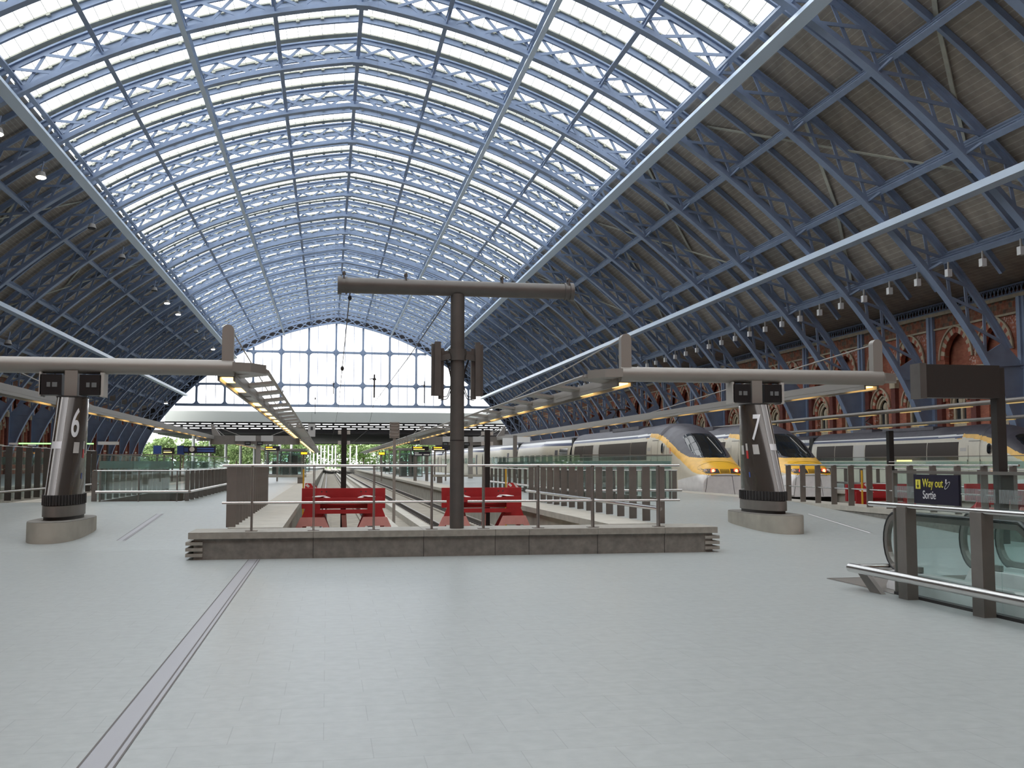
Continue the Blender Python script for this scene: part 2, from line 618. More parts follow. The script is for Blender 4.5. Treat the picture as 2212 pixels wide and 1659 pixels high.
# ---- ribs -----------------------------------------------------------
def rib_meshes():
    parts = []
    for sd in (-1, 1):
        lo, up, la, we, co = MB(), MB(), MB(), MB(), MB()
        arch_sweep(lo, 0, S_FOOT, 0.0, 0.10, -0.26, 0.26, sd, 70)
        arch_sweep(lo, 0, S_FOOT, 0.10, 0.36, -0.10, 0.10, sd, 70)
        arch_sweep(up, 0, s_at_z(7.2), DEPTH - 0.10, DEPTH, -0.24, 0.24, sd, 60)
        arch_sweep(up, 0, s_at_z(7.2), DEPTH - 0.34, DEPTH - 0.10, -0.09, 0.09, sd, 60)
        np_ = 23
        ds = S_HAUNCH / np_
        for k in range(np_):
            a0, a1 = k * ds, (k + 1) * ds
            p00, p01 = arch(a0, 0.3), arch(a0, DEPTH - 0.28)
            p10, p11 = arch(a1, 0.3), arch(a1, DEPTH - 0.28)
            for yy, (a, b) in ((-0.06, (p00, p11)), (0.06, (p01, p10))):
                la.bar((sd * a[0], yy, a[1]), (sd * b[0], yy, b[1]), 0.17, 0.07, (0, 1, 0))
        # solid haunch between the rib and the wall
        pts = []
        for k in range(13):
            s = S_HAUNCH + (S_FOOT - S_HAUNCH) * k / 12
            pts.append(tuple(arch(s, 0.3)))
        pts += [(WALL_X - 0.02, 0.25), (WALL_X - 0.02, 7.0), arch(S_HAUNCH, DEPTH - 0.2)]
        we.plate([(sd * p[0], p[1]) for p in pts], lambda u, v, t: (u, t, v), -0.05, 0.05)
        for zz in (3.2, 5.2, 7.0):
            q = arch(s_at_z(zz), 0.3)
            we.bar((sd * q[0], 0, zz), (sd * (WALL_X - 0.02), 0, zz + 0.15), 0.36, 0.09)
        # wall column above the haunch
        cx = WALL_X - 0.22
        co.box(min(sd * cx, sd * (cx + 0.2)), max(sd * cx, sd * (cx + 0.2)), -0.34, 0.34, 0.3, 11.0)
        co.box(min(sd * (cx - .12), sd * cx), max(sd * (cx - .12), sd * cx), -0.12, 0.12, 6.9, 11.0)
        if sd > 0:
            z0 = _z[0]
            lo.box(-0.35, 0.35, -0.34, 0.34, z0 - 0.1, z0 + 0.12)      # joint at the crown
        for nm, mb in (('lower_chord', lo), ('upper_chord', up), ('lattice', la), ('haunch', we), ('wall_column', co)):
            parts.append((nm, mb.mesh(nm, 'blue')))
    return parts

RM = rib_meshes()
rib0 = None
for k, y in enumerate(RIBS):
    lab = ('blue lattice arch rib framing the top of the far gable screen' if k == 0 else
           'blue lattice iron roof rib, %s one in front of the far gable screen' % ORD[k - 1])
    if rib0 is None:
        rib0 = thing('roof_rib', lab, 'roof rib', (XC, y, 0), 'arched roof ribs')
        for nm, me in RM:
            obj(nm, me, rib0)
    else:
        dup(rib0, (XC, y, 0), lab)

# ---- purlins, rafters, boarding ------------------------------------
ceiling = thing('ceiling', 'boarded and glazed vault over the platforms', 'ceiling', (XC, 0, 0), kind='structure')

def deck(side):
    mb = MB()
    mb.uv = []
    ss = [S_EDGE + 0.2 + (S_DECK - S_EDGE - 0.2) * k / 24 for k in range(25)]
    prof = [arch(s, 2.0) for s in ss]
    outp = [arch(s, 2.2) for s in ss]
    L = list(ss)
    for q, (hh, zz) in enumerate(((34.0, 12.6), (WALL_X + 0.5, 11.6))):
        prof.append((hh, zz))
        outp.append((hh + 0.05, zz + 0.2))
        L.append(L[-1] + math.hypot(prof[-1][0] - prof[-2][0], prof[-1][1] - prof[-2][1]))
    n = len(prof)
    for y in (Y_NEAR, GABLE + 0.6):
        for i in range(n):
            mb.v.append((side * prof[i][0], y, prof[i][1]))
            mb.uv.append((L[i], y))
        for i in range(n):
            mb.v.append((side * outp[i][0], y, outp[i][1]))
            mb.uv.append((L[i], y))
    for i in range(n - 1):
        for f, mi in (((i, i + 1, 2 * n + i + 1, 2 * n + i), 0), ((n + i, 3 * n + i, 3 * n + i + 1, n + i + 1), 1)):
            mb.f.append(list(f))
            mb.mi.append(mi)
            mb.sm.append(True)
    for f in ((0, 2 * n, 3 * n, n), (n - 1, 2 * n - 1, 4 * n - 1, 3 * n - 1)):
        mb.f.append(list(f))
        mb.mi.append(1)
        mb.sm.append(False)
    return mb.build('timber_boarding', ['boards', 'slate'], ceiling)

deck(-1)
deck(1)

PURLIN_H = [0, 5.0, 10.0, 14.5, 18.7, 22.9, 27.2, 30.7]
for h in PURLIN_H:
    for sd in ((1,) if h == 0 else (-1, 1)):
        s = s_at(h)
        a, b, c = arch(s, 0.75), arch(s, 1.2), arch(s, 1.68)
        n1 = arch(s, 1.75)
        upv = (sd * (n1[0] - a[0]), 0, n1[1] - a[1])
        mb = MB()
        mb.bar((sd * a[0], Y_NEAR, a[1]), (sd * a[0], GABLE, a[1]), 0.27, 0.16, upv)
        mb.bar((sd * b[0], Y_NEAR, b[1]), (sd * b[0], GABLE, b[1]), 0.17, 0.16, upv)
        if h >= 18:
            mb.bar((sd * c[0], Y_NEAR, c[1]), (sd * c[0], GABLE, c[1]), 0.12, 0.22, upv)
        for y in RIBS[1:]:
            for q in (1, 2):
                yy = y + BAY * q / 3
                mb.bar((sd * a[0], yy, a[1]), (sd * c[0], yy, c[1]), 0.1, 0.1, (0, 1, 0))
            for q in (-1, 1):       # knees at the ribs
                d = arch(s, 0.2)
                mb.bar((sd * d[0], y, d[1]), (sd * a[0], y + q * 0.9, a[1]), 0.12, 0.1, (1, 0, 0))
        mb.build('purlin', 'blue', ceiling)

def rafter_mesh():
    mb = MB()
    for sd in (-1, 1):
        arch_sweep(mb, 0, S_DECK + 1.0, 1.62, 1.67, -0.12, 0.12, sd, 48)
        arch_sweep(mb, 0, S_DECK + 1.0, 1.67, 1.97, -0.045, 0.045, sd, 48)
    return mb.mesh('rafter', 'blue')

RFM = rafter_mesh()
for y in RIBS[1:]:
    for q in (1, 2):
        obj('rafter', RFM, ceiling, (0, y + BAY * q / 3, 0))

# pale diagonal wind braces under the boarding
WB = MB()
for sd in (-1, 1):
    hs = [19.4, 22.9, 27.2, 30.6]
    for k, y in enumerate(RIBS[1:]):
        if k % 2 == (0 if sd > 0 else 1):
            q = 0
            for j in range(2):
                a = arch(s_at(hs[j + (1 if k % 4 < 2 else 0)]), 1.93)
                b = arch(s_at(hs[j + 1 + (1 if k % 4 < 2 else 0)]), 1.93)
                y0 = y + BAY * (0.55 * j + 0.1)
                n1 = arch(s_at(hs[j + 1]), 3)
                n0 = arch(s_at(hs[j + 1]), 2)
                WB.bar((sd * a[0], y0, a[1]), (sd * b[0], y0 + BAY * 0.55, b[1]), 0.24, 0.06, (sd * (n1[0] - n0[0]), 0, n1[1] - n0[1]))
    for k in range(0, len(RIBS) - 4, 3):
        a = arch(s_at(20.5), 1.93)
        b = arch(s_at(29.5), 1.93)
        WB.bar((sd * a[0], RIBS[k + 1], a[1]), (sd * b[0], RIBS[k + 3], b[1]), 0.16, 0.05, (sd * .6, 0, .8))
WB.build('wind_brace', 'gutter', ceiling)

# ---- roof glazing: one window per bay -------------------------------
RIDGE = 0.72
def bay_glazing():
    gl, bars, gu = MB(), MB(), MB()
    edges = [(0.34, BAY / 3 - 0.2), (BAY / 3 + 0.2, 2 * BAY / 3 - 0.2), (2 * BAY / 3 + 0.2, BAY - 0.34)]
    gut = [(0, 0.34), (BAY / 3 - 0.2, BAY / 3 + 0.2), (2 * BAY / 3 - 0.2, 2 * BAY / 3 + 0.2), (BAY - 0.34, BAY)]
    s1 = S_EDGE + 0.15
    for sd in (-1, 1):
        n = 22
        for (a, b) in edges:
            mid = (a + b) / 2                        # ridge-and-furrow glazing
            rows = []
            for k in range(n + 1):
                q, q3 = arch(s1 * k / n, 2.04), arch(s1 * k / n, 2.04 + RIDGE)
                rows.append([(sd * q[0], a, q[1]), (sd * q3[0], mid, q3[1]), (sd * q[0], b, q[1])])
            gl.sweep(rows, closed=False, caps=False)
            arch_sweep(bars, 0, s1, 2.0 + RIDGE, 2.06 + RIDGE, mid - 0.04, mid + 0.04, sd, 22)
            m = int(s1 / 0.72)
            for k in range(1, m):
                s = s1 * k / m
                q, q2 = arch(s, 2.03), arch(s, 3)
                q3 = arch(s, 2.03 + RIDGE)
                u = (sd * (q2[0] - q[0]), 0, q2[1] - q[1])
                bars.bar((sd * q[0], a, q[1]), (sd * q3[0], mid, q3[1]), 0.035, 0.05, u)
                bars.bar((sd * q3[0], mid, q3[1]), (sd * q[0], b, q[1]), 0.035, 0.05, u)
        for (a, b) in gut:
            arch_sweep(gu, 0, s1, 1.98, 2.06, a, b, sd, 26)
        for yy in (0.30, BAY / 3 - 0.16, 2 * BAY / 3 - 0.16):
            m = 14
            for k in range(m):
                s = s1 * (k + 0.5) / m
                q, q2 = arch(s, 1.93), arch(s, 3)
                gu.bar((sd * q[0], yy - 0.12, q[1]), (sd * q[0], yy + 0.3, q[1]), 0.22, 0.12, (sd * (q2[0] - q[0]), 0, q2[1] - q[1]))
            arch_sweep(gu, 0, s1, 1.88, 1.97, yy + 0.16, yy + 0.24, sd, 24)
    return gl.mesh('glass', 'roof_glass'), bars.mesh('glazing_bar', 'gutter'), gu.mesh('gutter', 'gutter')

GM = bay_glazing()
ys = RIBS[1:] + [RIBS[-1] - BAY * k for k in range(1, 3)]
for k, y in enumerate(ys):
    w = thing('window_%d' % (k + 2), 'rooflight over the %s bay from the far gable screen' % ORD[k], 'rooflight', (XC, y, 0), 'rooflights along the vault', 'structure')
    for nm, me in zip(('glass', 'glazing_bar', 'gutter'), GM):
        obj(nm, me, w)

# ---- pale lighting troughs hung under the ribs -----------------------
for h, off, w, d, sides in ((19.3, -0.35, 0.62, 0.34, (-1, 1)), (28.3, -0.42, 0.66, 0.36, (-1, 1)), (10.2, -0.22, 0.30, 0.26, (-1, 1))):
    for sd in sides:
        s = s_at(h)
        a, up = arch(s, off), arch(s, off + 1)
        nm = {19.3: 'at the edge of the rooflights', 28.3: 'low on the boarded roof', 10.2: 'partway up the glazed vault'}[h]
        t = thing('lighting_trough', 'long pale blue box beam %s on the %s side' % (nm, 'left' if sd < 0 else 'right'), 'roof beam', (XC, 0, 0), 'pale box beams along the vault')
        mb = MB()
        mb.bar((sd * a[0], Y_NEAR + 0.1, a[1]), (sd * a[0], GABLE - 1, a[1]), w, d, (0, 0, 1) if h > 20 else (sd * 0.35, 0, 1))
        mb.build('trough', 'blue_pale', t)
        br = MB()
        for y in RIBS[1:]:
            b = arch(s, 0.05)
            br.bar((sd * a[0], y, a[1]), (sd * b[0], y, b[1] + 0.1), 0.28, 0.10, (0, 1, 0))
        br.build('bracket', 'blue', t)

# ---- floodlights -----------------------------------------------------
def flood(lit):
    t = thing('floodlight', 'floodlight', 'floodlight', (0, 0, 0), 'floodlights along the left of the vault')
    b = MB()
    b.tube((0, 0, 0), (0, -0.05, -0.35), 0.22, 14, 0.34)
    b.build('housing', 'grey_light', t)
    g = MB()
    g.tube((0, -0.05, -0.351), (0, -0.055, -0.40), 0.31, 14, 0.26)
    g.build('lens', 'lamp_white' if lit else 'dark', t)
    k = MB()
    k.bar((0, 0, 0), (0.1, 0.1, 0.75), 0.07, 0.07)
    k.bar((-0.3, 0.05, 0.3), (0.35, 0.05, 0.3), 0.06, 0.06)
    k.build('bracket', 'blue', t)
    return t

FL_UP = [(34.6, 1), (46.0, 0), (60.5, 1), (69.4, 1), (84.0, 0), (96.0, 0), (113.6, 0), (122.5, 1), (131.5, 1), (149.0, 0), (158.0, 0), (171.0, 1)]
FL_LO = [(60.5, 1), (69.4, 1), (86.0, 0), (95.0, 0), (184.0, 1)]
proto = {}
nlit = {0: 0, 1: 0}
for rowname, row, h, off in (('beside the upper left box beam', FL_UP, 20.6, -1.0), ('under the lower left box beam', FL_LO, 29.9, -1.2)):
    cnt = {0: 0, 1: 0}
    for y, lit in row:
        p = arch(s_at(h), off)
        lab = '%s floodlight %s, %s from the camera end' % ('lit' if lit else 'unlit', rowname, ORD[cnt[lit]])
        cnt[lit] += 1
        loc = (XC - p[0], y, p[1])
        if lit not in proto:
            proto[lit] = flood(lit)
            proto[lit].location = loc
            proto[lit]['label'] = lab
        else:
            dup(proto[lit], loc, lab)

# small white loudspeakers under the right eaves purlin
sp0 = None
p = arch(s_at(30.7), 0.45)
cnt = 0
for y in RIBS[8:20]:
    for q in range(3):
        yy = y + BAY * (q + 0.45) / 3
        lab = 'small white loudspeaker under the right eaves purlin, %s from the far end' % ORD[cnt]
        cnt += 1
        if sp0 is None:
            sp0 = thing('loudspeaker', lab, 'loudspeaker', (XC + p[0], yy, p[1]), 'loudspeakers under the right eaves purlin')
            b = MB()
            b.bar((0, 0, 0), (0, 0, -0.42), 0.07, 0.07)
            b.build('stem', 'grey_light', sp0)
            b = MB()
            b.box(-0.13, 0.13, -0.14, 0.14, -0.8, -0.4)
            b.build('cabinet', 'white', sp0)
        else:
            dup(sp0, (XC + p[0], yy, p[1]), lab)

# ------------------------------------------------------------------ brick side walls
def pointed(cx, w, z0, zs, za, n=8):
    """outline of a pointed arch opening: from bottom left round to bottom right (u along the wall, z up)"""
    hw = w / 2
    rise = za - zs
    R = (hw * hw + rise * rise) / (2 * hw)
    pts = [(cx - hw, z0), (cx - hw, zs)]
    for k in range(1, n + 1):
        t = math.atan2(rise, R - hw) * k / n
        pts.append((cx - hw + R - R * math.cos(t), zs + R * math.sin(t)))
    for k in range(n - 1, -1, -1):
        t = math.atan2(rise, R - hw) * k / n
        pts.append((cx + hw - R + R * math.cos(t), zs + R * math.sin(t)))
    pts.append((cx + hw, z0))
    return pts

def arch_ring(mb, cx, w, zs, za, t, x0, x1, n=10, mats=(0, 1)):
    hw = w / 2
    rise = za - zs
    R = (hw * hw + rise * rise) / (2 * hw)
    full = math.atan2(rise, R - hw)
    for sd in (-1, 1):
        for k in range(n):
            a0, a1 = full * k / n, full * (k + 1) / n
            q = []
            for (a, r) in ((a0, R), (a1, R), (a1, R + t), (a0, R + t)):
                q.append((cx + sd * (-hw + R - r * math.cos(a)), zs + r * math.sin(a)))
            lo = [(x0, p[0], p[1]) for p in q]
            hi = [(x1, p[0], p[1]) for p in q]
            mb.add(lo + hi, [(0, 1, 2, 3), (7, 6, 5, 4), (0, 4, 5, 1), (1, 5, 6, 2), (2, 6, 7, 3), (3, 7, 4, 0)], mats[k % 2])
        if mats[0] != 9:
            # hood mould
            for k in range(n):
                a0, a1 = full * k / n, full * (k + 1) / n
                pts = [(x0 - 0.06, cx + sd * (-hw + R - (R + t) * math.cos(a)), zs + (R + t) * math.sin(a)) for a in (a0, a1)]
                mb.bar(pts[0], pts[1], 0.1, 0.1, (1, 0, 0), 2)

# local frame of a bay: x = 0 is the brick face (room at x < 0), y along the wall from rib to rib, z up
UP = [(2.55, 2.55), (6.33, 2.55)]
LOW = [(2.45, 1.75), (6.43, 1.75)]
def wall_bay():
    br, st, vo, wi, wg, fr = MB(), MB(), MB(), MB(), MB(), MB()
    holes = [pointed(c, w, 7.55, 8.15, 9.75) for c, w in UP] + [pointed(c, w, 3.7, 5.5, 6.55) for c, w in LOW]
    br.plate([(0, -0.6), (0, 10.15), (BAY, 10.15), (BAY, -0.6)], lambda u, v, t: (t, u, v), 0.0, 0.3, holes)
    br.box(0.55, 0.7, 0, BAY, -0.6, 11.9)
    br.box(0.0, 0.55, 0, BAY, 10.15, 10.2)
    fr.box(-0.03, 0.55, 0, BAY, 10.2, 11.0)
    for z, h, d in ((10.1, 0.12, 0.12), (11.0, 0.22, 0.22), (7.3, 0.22, 0.16)):
        st.box(-d, 0.0, 0, BAY, z, z + h)
    for z in (0.9, 2.9):
        st.box(-0.06, 0, 0, BAY, z, z + 0.14)
    # dark pilasters with stone caps beside the lower openings
    for c in (0.95, 4.44, 7.93):
        vo.box(-0.28, 0.0, c - 0.26, c + 0.26, -0.5, 6.75, 3)
        st.box(-0.34, 0.0, c - 0.34, c + 0.34, 6.75, 7.3)
    for c, w in UP:
        arch_ring(vo, c, w, 8.15, 9.75, 0.42, -0.05, 0.02, 9, (0, 2))
    for c, w in LOW:
        arch_ring(vo, c, w, 5.5, 6.55, 0.34, -0.05, 0.02, 7, (0, 2))
        arch_ring(vo, c, w - 0.5, 5.3, 6.1, 0.26, 0.2, 0.34, 5, (2, 2))
        # stone two-light window in the recess
        wi.box(0.30, 0.42, c - w / 2, c + w / 2, 3.6, 4.1)
        for k in (-1, 0, 1):
            wi.box(0.28, 0.42, c + k * (w / 2 - 0.12) - 0.1, c + k * (w / 2 - 0.12) + 0.1, 4.1, 5.9)
        wi.tube((0.3, c, 5.55), (0.42, c, 5.55), 0.34, 14)
        wg.box(0.40, 0.54, c - w / 2, c + w / 2, 4.05, 6.55)
        wi.box(-0.1, 0.3, c - w / 2 - 0.15, c + w / 2 + 0.15, 3.5, 3.72)
    # iron cresting on the cornice
    cr = MB()
    n = 26
    for k in range(n):
        y = BAY * (k + 0.5) / n
        cr.bar((-0.18, y - 0.12, 11.22), (-0.18, y + 0.12, 11.75), 0.05, 0.05)
        cr.bar((-0.18, y + 0.12, 11.22), (-0.18, y - 0.12, 11.75), 0.05, 0.05)
    cr.box(-0.22, -0.14, 0, BAY, 11.72, 11.8)
    cr.box(-0.22, -0.14, 0, BAY, 11.22, 11.3)
    return [('brickwork', br.mesh('brickwork', 'brick')), ('frieze', fr.mesh('frieze', 'frieze')), ('stone_course', st.mesh('stone_course', 'stone')),
            ('arch_surround', vo.mesh('arch_surround', ['brick_red', 'stone', 'stone', 'brick_dark'])), ('window_tracery', wi.mesh('window_tracery', 'stone')),
            ('window_pane', wg.mesh('window_pane', 'window_dark')), ('iron_cresting', cr.mesh('iron_cresting', 'blue'))]

WBM = wall_bay()
for sd, nm in ((1, 'right'), (-1, 'left')):
    w = struct(thing('wall_' + nm, 'x', 'x', (XC + sd * WALL_X, 0, 0), rotz=0 if sd > 0 else math.pi), 'red brick side wall with pointed blind arches and stone bands, %s of the tracks' % nm, 'wall')
    for k, y in enumerate(RIBS[1:]):
        for part, me in WBM:
            obj(part, me, w, (0, y if sd > 0 else -y - BAY, 0))
    ybeg = RIBS[-1]
    mb = MB()
    if sd > 0:
        mb.box(0, 0.7, Y_NEAR, ybeg, -0.6, 11.9)
    else:
        mb.box(0, 0.7, -ybeg, -Y_NEAR, -0.6, 11.9)
    mb.build('brickwork', 'brick', w)

mb = MB()
mb.box(XC - WALL_X - 0.6, XC + WALL_X + 0.6, Y_NEAR - 0.6, Y_NEAR, -0.6, 32)
struct(mb.build('wall_back', 'brick_back'), 'brick end wall of the shed behind the concourse', 'wall')

# ------------------------------------------------------------------ floor, platforms, wells
WELLS = [(-15.6, -9.2, 33.0), (-0.9, 5.45, 19.25), (14.95, 21.95, 19.25), (30.2, WALL_X + XC - 2.4, 19.25)]
Y_FAR = 420.0
ESC = (7.12, 10.35, 1.0, 11.9)      # escalator opening x0, x1, y0, y1
def ramp(y):
    return P * min(1, max(0, (y - 20.5) / 9.5))
VOIDS = [(-6.9, -4.45, 33.55, 48.4), (8.05, 11.05, 32.45, 49.9)]
xs = sorted({XC - WALL_X, XC + WALL_X, ESC[0], ESC[1]} | {v[0] for v in VOIDS} | {v[1] for v in VOIDS} | {w[0] for w in WELLS} | {w[1] for w in WELLS})
yy = sorted({Y_NEAR, ESC[2], ESC[3], 19.25, 20.5, 30.0, 33.0, Y_FAR} | {v[2] for v in VOIDS} | {v[3] for v in VOIDS})
mb = MB()
for i in range(len(xs) - 1):
    for j in range(len(yy) - 1):
        cx, cy = (xs[i] + xs[i + 1]) / 2, (yy[j] + yy[j + 1]) / 2
        if any(w[0] < cx < w[1] and cy > w[2] for w in WELLS):
            continue
        if ESC[0] < cx < ESC[1] and ESC[2] < cy < ESC[3]:
            continue
        if any(v[0] < cx < v[1] and v[2] < cy < v[3] for v in VOIDS):
            continue
        z0, z1 = ramp(yy[j]), ramp(yy[j + 1])
        mb.add([(xs[i], yy[j], z0), (xs[i + 1], yy[j], z0), (xs[i + 1], yy[j + 1], z1), (xs[i], yy[j + 1], z1)], [(0, 1, 2, 3)])
fl = struct(mb.build('floor', 'floor'), 'pale grey tiled concourse floor running on into the platforms', 'floor')

# track wells: concrete walls and bed, with a stone coping along each edge
for k, (x0, x1, y0) in enumerate(WELLS):
    nm = ['left', 'centre', 'right', 'far right'][k]
    t = struct(thing('trim_%d' % (k + 1), 'x', 'x', (0, 0, 0)), 'concrete track well with stone edged sides, the %s one' % nm, 'track well')
    b = MB()
    b.box(x0 - 0.3, x1 + 0.3, y0 - 0.3, Y_FAR, BED - 0.2, BED)
    b.build('track_bed', 'trackbed', t)
    b = MB()
    b.box(x0 - 0.3, x0, y0, Y_FAR, BED, P - 0.12)
    b.box(x1, x1 + 0.3, y0, Y_FAR, BED, P - 0.12)
    b.build('well_side', 'concrete', t)
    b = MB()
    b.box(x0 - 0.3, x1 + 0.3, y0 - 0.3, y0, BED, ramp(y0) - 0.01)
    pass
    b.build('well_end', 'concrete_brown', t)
    b = MB()
    for a in (x0, x1):
        s = -1 if a == x0 else 1
        c0, c1 = sorted((a - s * 0.12, a + s * 0.85))
        n = int((Y_FAR - max(y0, 19.3)) / 1.2)
        ya = max(y0, 19.3)
        # joints every 1.2 m near the camera, plain beyond
        y = ya
        while y < 60:
            b.box(c0, c1, y + 0.004, y + 1.196, P - 0.13, P + 0.006)
            y += 1.2
        b.box(c0, c1, y, Y_FAR, P - 0.13, P + 0.006)
    b.build('coping', 'coping', t)
    if k == 2 or k == 1 or k == 3:          # kerb face where the concourse ramps up beside the coping
        b = MB()
        for a, s in ((x0, -1), (x1, 1)):
            c = a + s * 0.83
            q0, q1 = sorted((a + s * 0.31, c))
            if k == 3 and s > 0:
                continue
            b.box(q0, q1, 19.3, 30, -0.1, P - 0.13)
        b.build('kerb_face', 'granite', t)

# rails on concrete beams
RAILX = {0: (-13.9, -10.9), 1: (0.65, 4.2), 2: (16.72, 20.75), 3: (32.0,)}
rail0 = None
names = ['left', 'centre', 'right', 'far right']
for k, cs in RAILX.items():
    cnt = 0
    for c in cs:
        for s in (-1, 1):
            x = c + s * 0.75
            y0 = max(WELLS[k][2] + 1, 28.0) if k == 1 else WELLS[k][2] + 6
            r = thing('track_rail', 'shiny topped running rail in the %s track well, %s from its left side' % (names[k], ORD[cnt]), 'rail', (x, 0, 0), 'running rails')
            cnt += 1
            b = MB()
            b.box(-0.035, 0.035, y0, Y_FAR, RAIL - 0.025, RAIL)
            b.build('rail_head', 'steel_dull', r)
            b = MB()
            b.box(-0.012, 0.012, y0, Y_FAR, RAIL - 0.14, RAIL - 0.025)
            b.box(-0.07, 0.07, y0, Y_FAR, RAIL - 0.155, RAIL - 0.14)
            b.build('rail_web', 'rail_side', r)
            b = MB()
            b.box(-0.22, 0.22, y0, Y_FAR, BED, RAIL - 0.155)
            b.build('rail_beam', 'trackbed', r)
            if k == 1:
                b = MB()
                y = y0 + 0.3
                while y < 75:
                    b.box(-0.11, 0.11, y, y + 0.16, RAIL - 0.155, RAIL - 0.115)
                    y += 0.6
                b.build('rail_clip', 'rail_side', r)
# pale cable trough blocks beside the tracks of the centre well
for x, lab in ((1.95, 'row of pale concrete trough blocks left of the centre of the track well'), (2.9, 'row of pale concrete trough blocks right of the centre of the track well'),
               (-0.62, 'row of pale concrete trough blocks along the left side of the centre track well')):
    b = MB()
    y = 28.0
    while y < 90:
        b.box(x - 0.16, x + 0.16, y, y + 0.97, BED, BED + 0.2)
        y += 1.0
    b.box(x - 0.16, x + 0.16, y, Y_FAR, BED, BED + 0.2)
    tag(b.build('cable_trough', 'concrete_pale'), lab, 'cable trough', 'cable troughs in the centre well')

# ------------------------------------------------------------------ gable screen
GS = struct(thing('window_1', 'x', 'x', (XC, GABLE + 0.35, 0)), 'great glazed gable screen closing the far end of the vault', 'window')
ZB = 12.55
S_B = s_at_z(ZB)
outl = [(arch(S_B * k / 40, -0.02)) for k in range(41)]
poly = [(-h, z) for h, z in reversed(outl)] + [(h, z) for h, z in outl[1:]]
g = MB()
g.plate(poly, lambda u, v, t: (u, t, v), -0.01, 0.01)
g.build('pane', 'screen_glass', GS)
fr = MB()
def z_in(h):
    return float(np.interp(abs(h), _h, _z))
mulls = [-0.3 + 5.2 * k for k in range(-6, 7) if abs(-0.3 + 5.2 * k) < 30]
trans = [(23.15, 0.42), (16.75, 0.42), (ZB + 0.2, 0.5)]
for x in mulls:
    top = z_in(x)
    if top > ZB + 0.5:
        fr.box(x - 0.2, x + 0.2, -0.25, 0.2, ZB, top)
for z, h in trans:
    hw = float(np.interp(-z, -_z, _h))
    fr.box(-hw, hw, -0.22, 0.18, z - h / 2, z + h / 2)
# rounded corners of the panels
levels = [ZB + 0.4, 16.54, 16.96, 22.94, 23.36]
for x in mulls:
    for z, dz in ((ZB + 0.45, 1), (16.54, -1), (16.96, 1), (22.94, -1), (23.36, 1)):
        if z + dz * 0.7 > z_in(x) - 0.2:
            continue
        for s in (-1, 1):
            r = 0.62
            pts = [(x + s * 0.2, z)] + [(x + s * (0.2 + r - r * math.sin(a)), z + dz * (r - r * math.cos(a))) for a in [math.pi / 2 * k / 6 for k in range(7)]]
            lo = [(p[0], -0.12, p[1]) for p in pts]
            hi = [(p[0], 0.1, p[1]) for p in pts]
            for i in range(1, 7):
                fr.add([lo[0], lo[i], lo[i + 1], hi[0], hi[i], hi[i + 1]], [(0, 1, 2), (5, 4, 3), (1, 4, 5, 2)])
fr.build('frame', 'blue', GS)
gb = MB()
for a, b in zip(mulls[:-1], mulls[1:]):
    for q in (1, 2):
        x = a + (b - a) * q / 3
        if z_in(x) > ZB + 0.3:
            gb.box(x - 0.05, x + 0.05, -0.06, 0.06, ZB, z_in(x))
gb.build('glazing_bar', 'blue', GS)
# dark boarding closing the gable behind the lattice
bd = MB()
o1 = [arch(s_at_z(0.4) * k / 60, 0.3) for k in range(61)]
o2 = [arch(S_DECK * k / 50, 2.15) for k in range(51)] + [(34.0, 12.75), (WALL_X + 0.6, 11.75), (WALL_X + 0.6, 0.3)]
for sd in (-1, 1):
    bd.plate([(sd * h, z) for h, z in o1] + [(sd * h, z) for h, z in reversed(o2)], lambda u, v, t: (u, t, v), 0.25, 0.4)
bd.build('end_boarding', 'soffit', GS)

# ------------------------------------------------------------------ extension deck beyond the screen
ext = struct(thing('ceiling_extension', 'x', 'x', (0, 0, 0)), 'flat roofed platform extension beyond the gable screen', 'roof')
b = MB()
b.box(XC - 33, XC + 34.5, 210.0, 210.4, 9.85, 11.95)
b.build('fascia', 'fascia', ext)
b = MB()                                       # open clerestory slots under the fascia: the sky shows through
for k, z in enumerate((9.56, 9.13, 8.71, 8.28)):
    b.box(XC - 34, XC + 35.5, 210.4 + k * 0.7, 211.0 + k * 0.7, z, z + 0.30)
    if k < 3:
        for j in range(30):
            x = XC - 33.5 + 2.35 * j + (k % 2) * 1.15
            b.box(x - 0.22, x + 0.22, 210.45 + k * 0.7, 210.95 + k * 0.7, z - 0.24, z)
b.build('slat', 'dark', ext)
b = MB()
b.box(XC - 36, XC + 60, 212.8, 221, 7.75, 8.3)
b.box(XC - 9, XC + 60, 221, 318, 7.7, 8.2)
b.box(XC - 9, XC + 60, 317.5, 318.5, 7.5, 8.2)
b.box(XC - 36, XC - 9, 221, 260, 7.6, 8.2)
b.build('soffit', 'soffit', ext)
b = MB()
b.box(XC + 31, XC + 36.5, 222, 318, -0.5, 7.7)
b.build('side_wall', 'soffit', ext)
for k in range(8):
    c = MB()
    y = 208 + k * 7
    c.tube((XC - 29.0 + k * 2.6, y + 14, 0.4), (XC - 29.0 + k * 2.6, y + 14, 7.7), 0.32, 10)
    c.build('column', 'white', ext)

b = MB()
b.box(-400, 400, 420, 900, -0.9, -0.5)
b.box(-400, XC - WALL_X - 0.7, 203, 420, -0.9, -0.5)
struct(b.build('ground', 'grass'), 'open ground beyond the end of the platforms', 'ground')

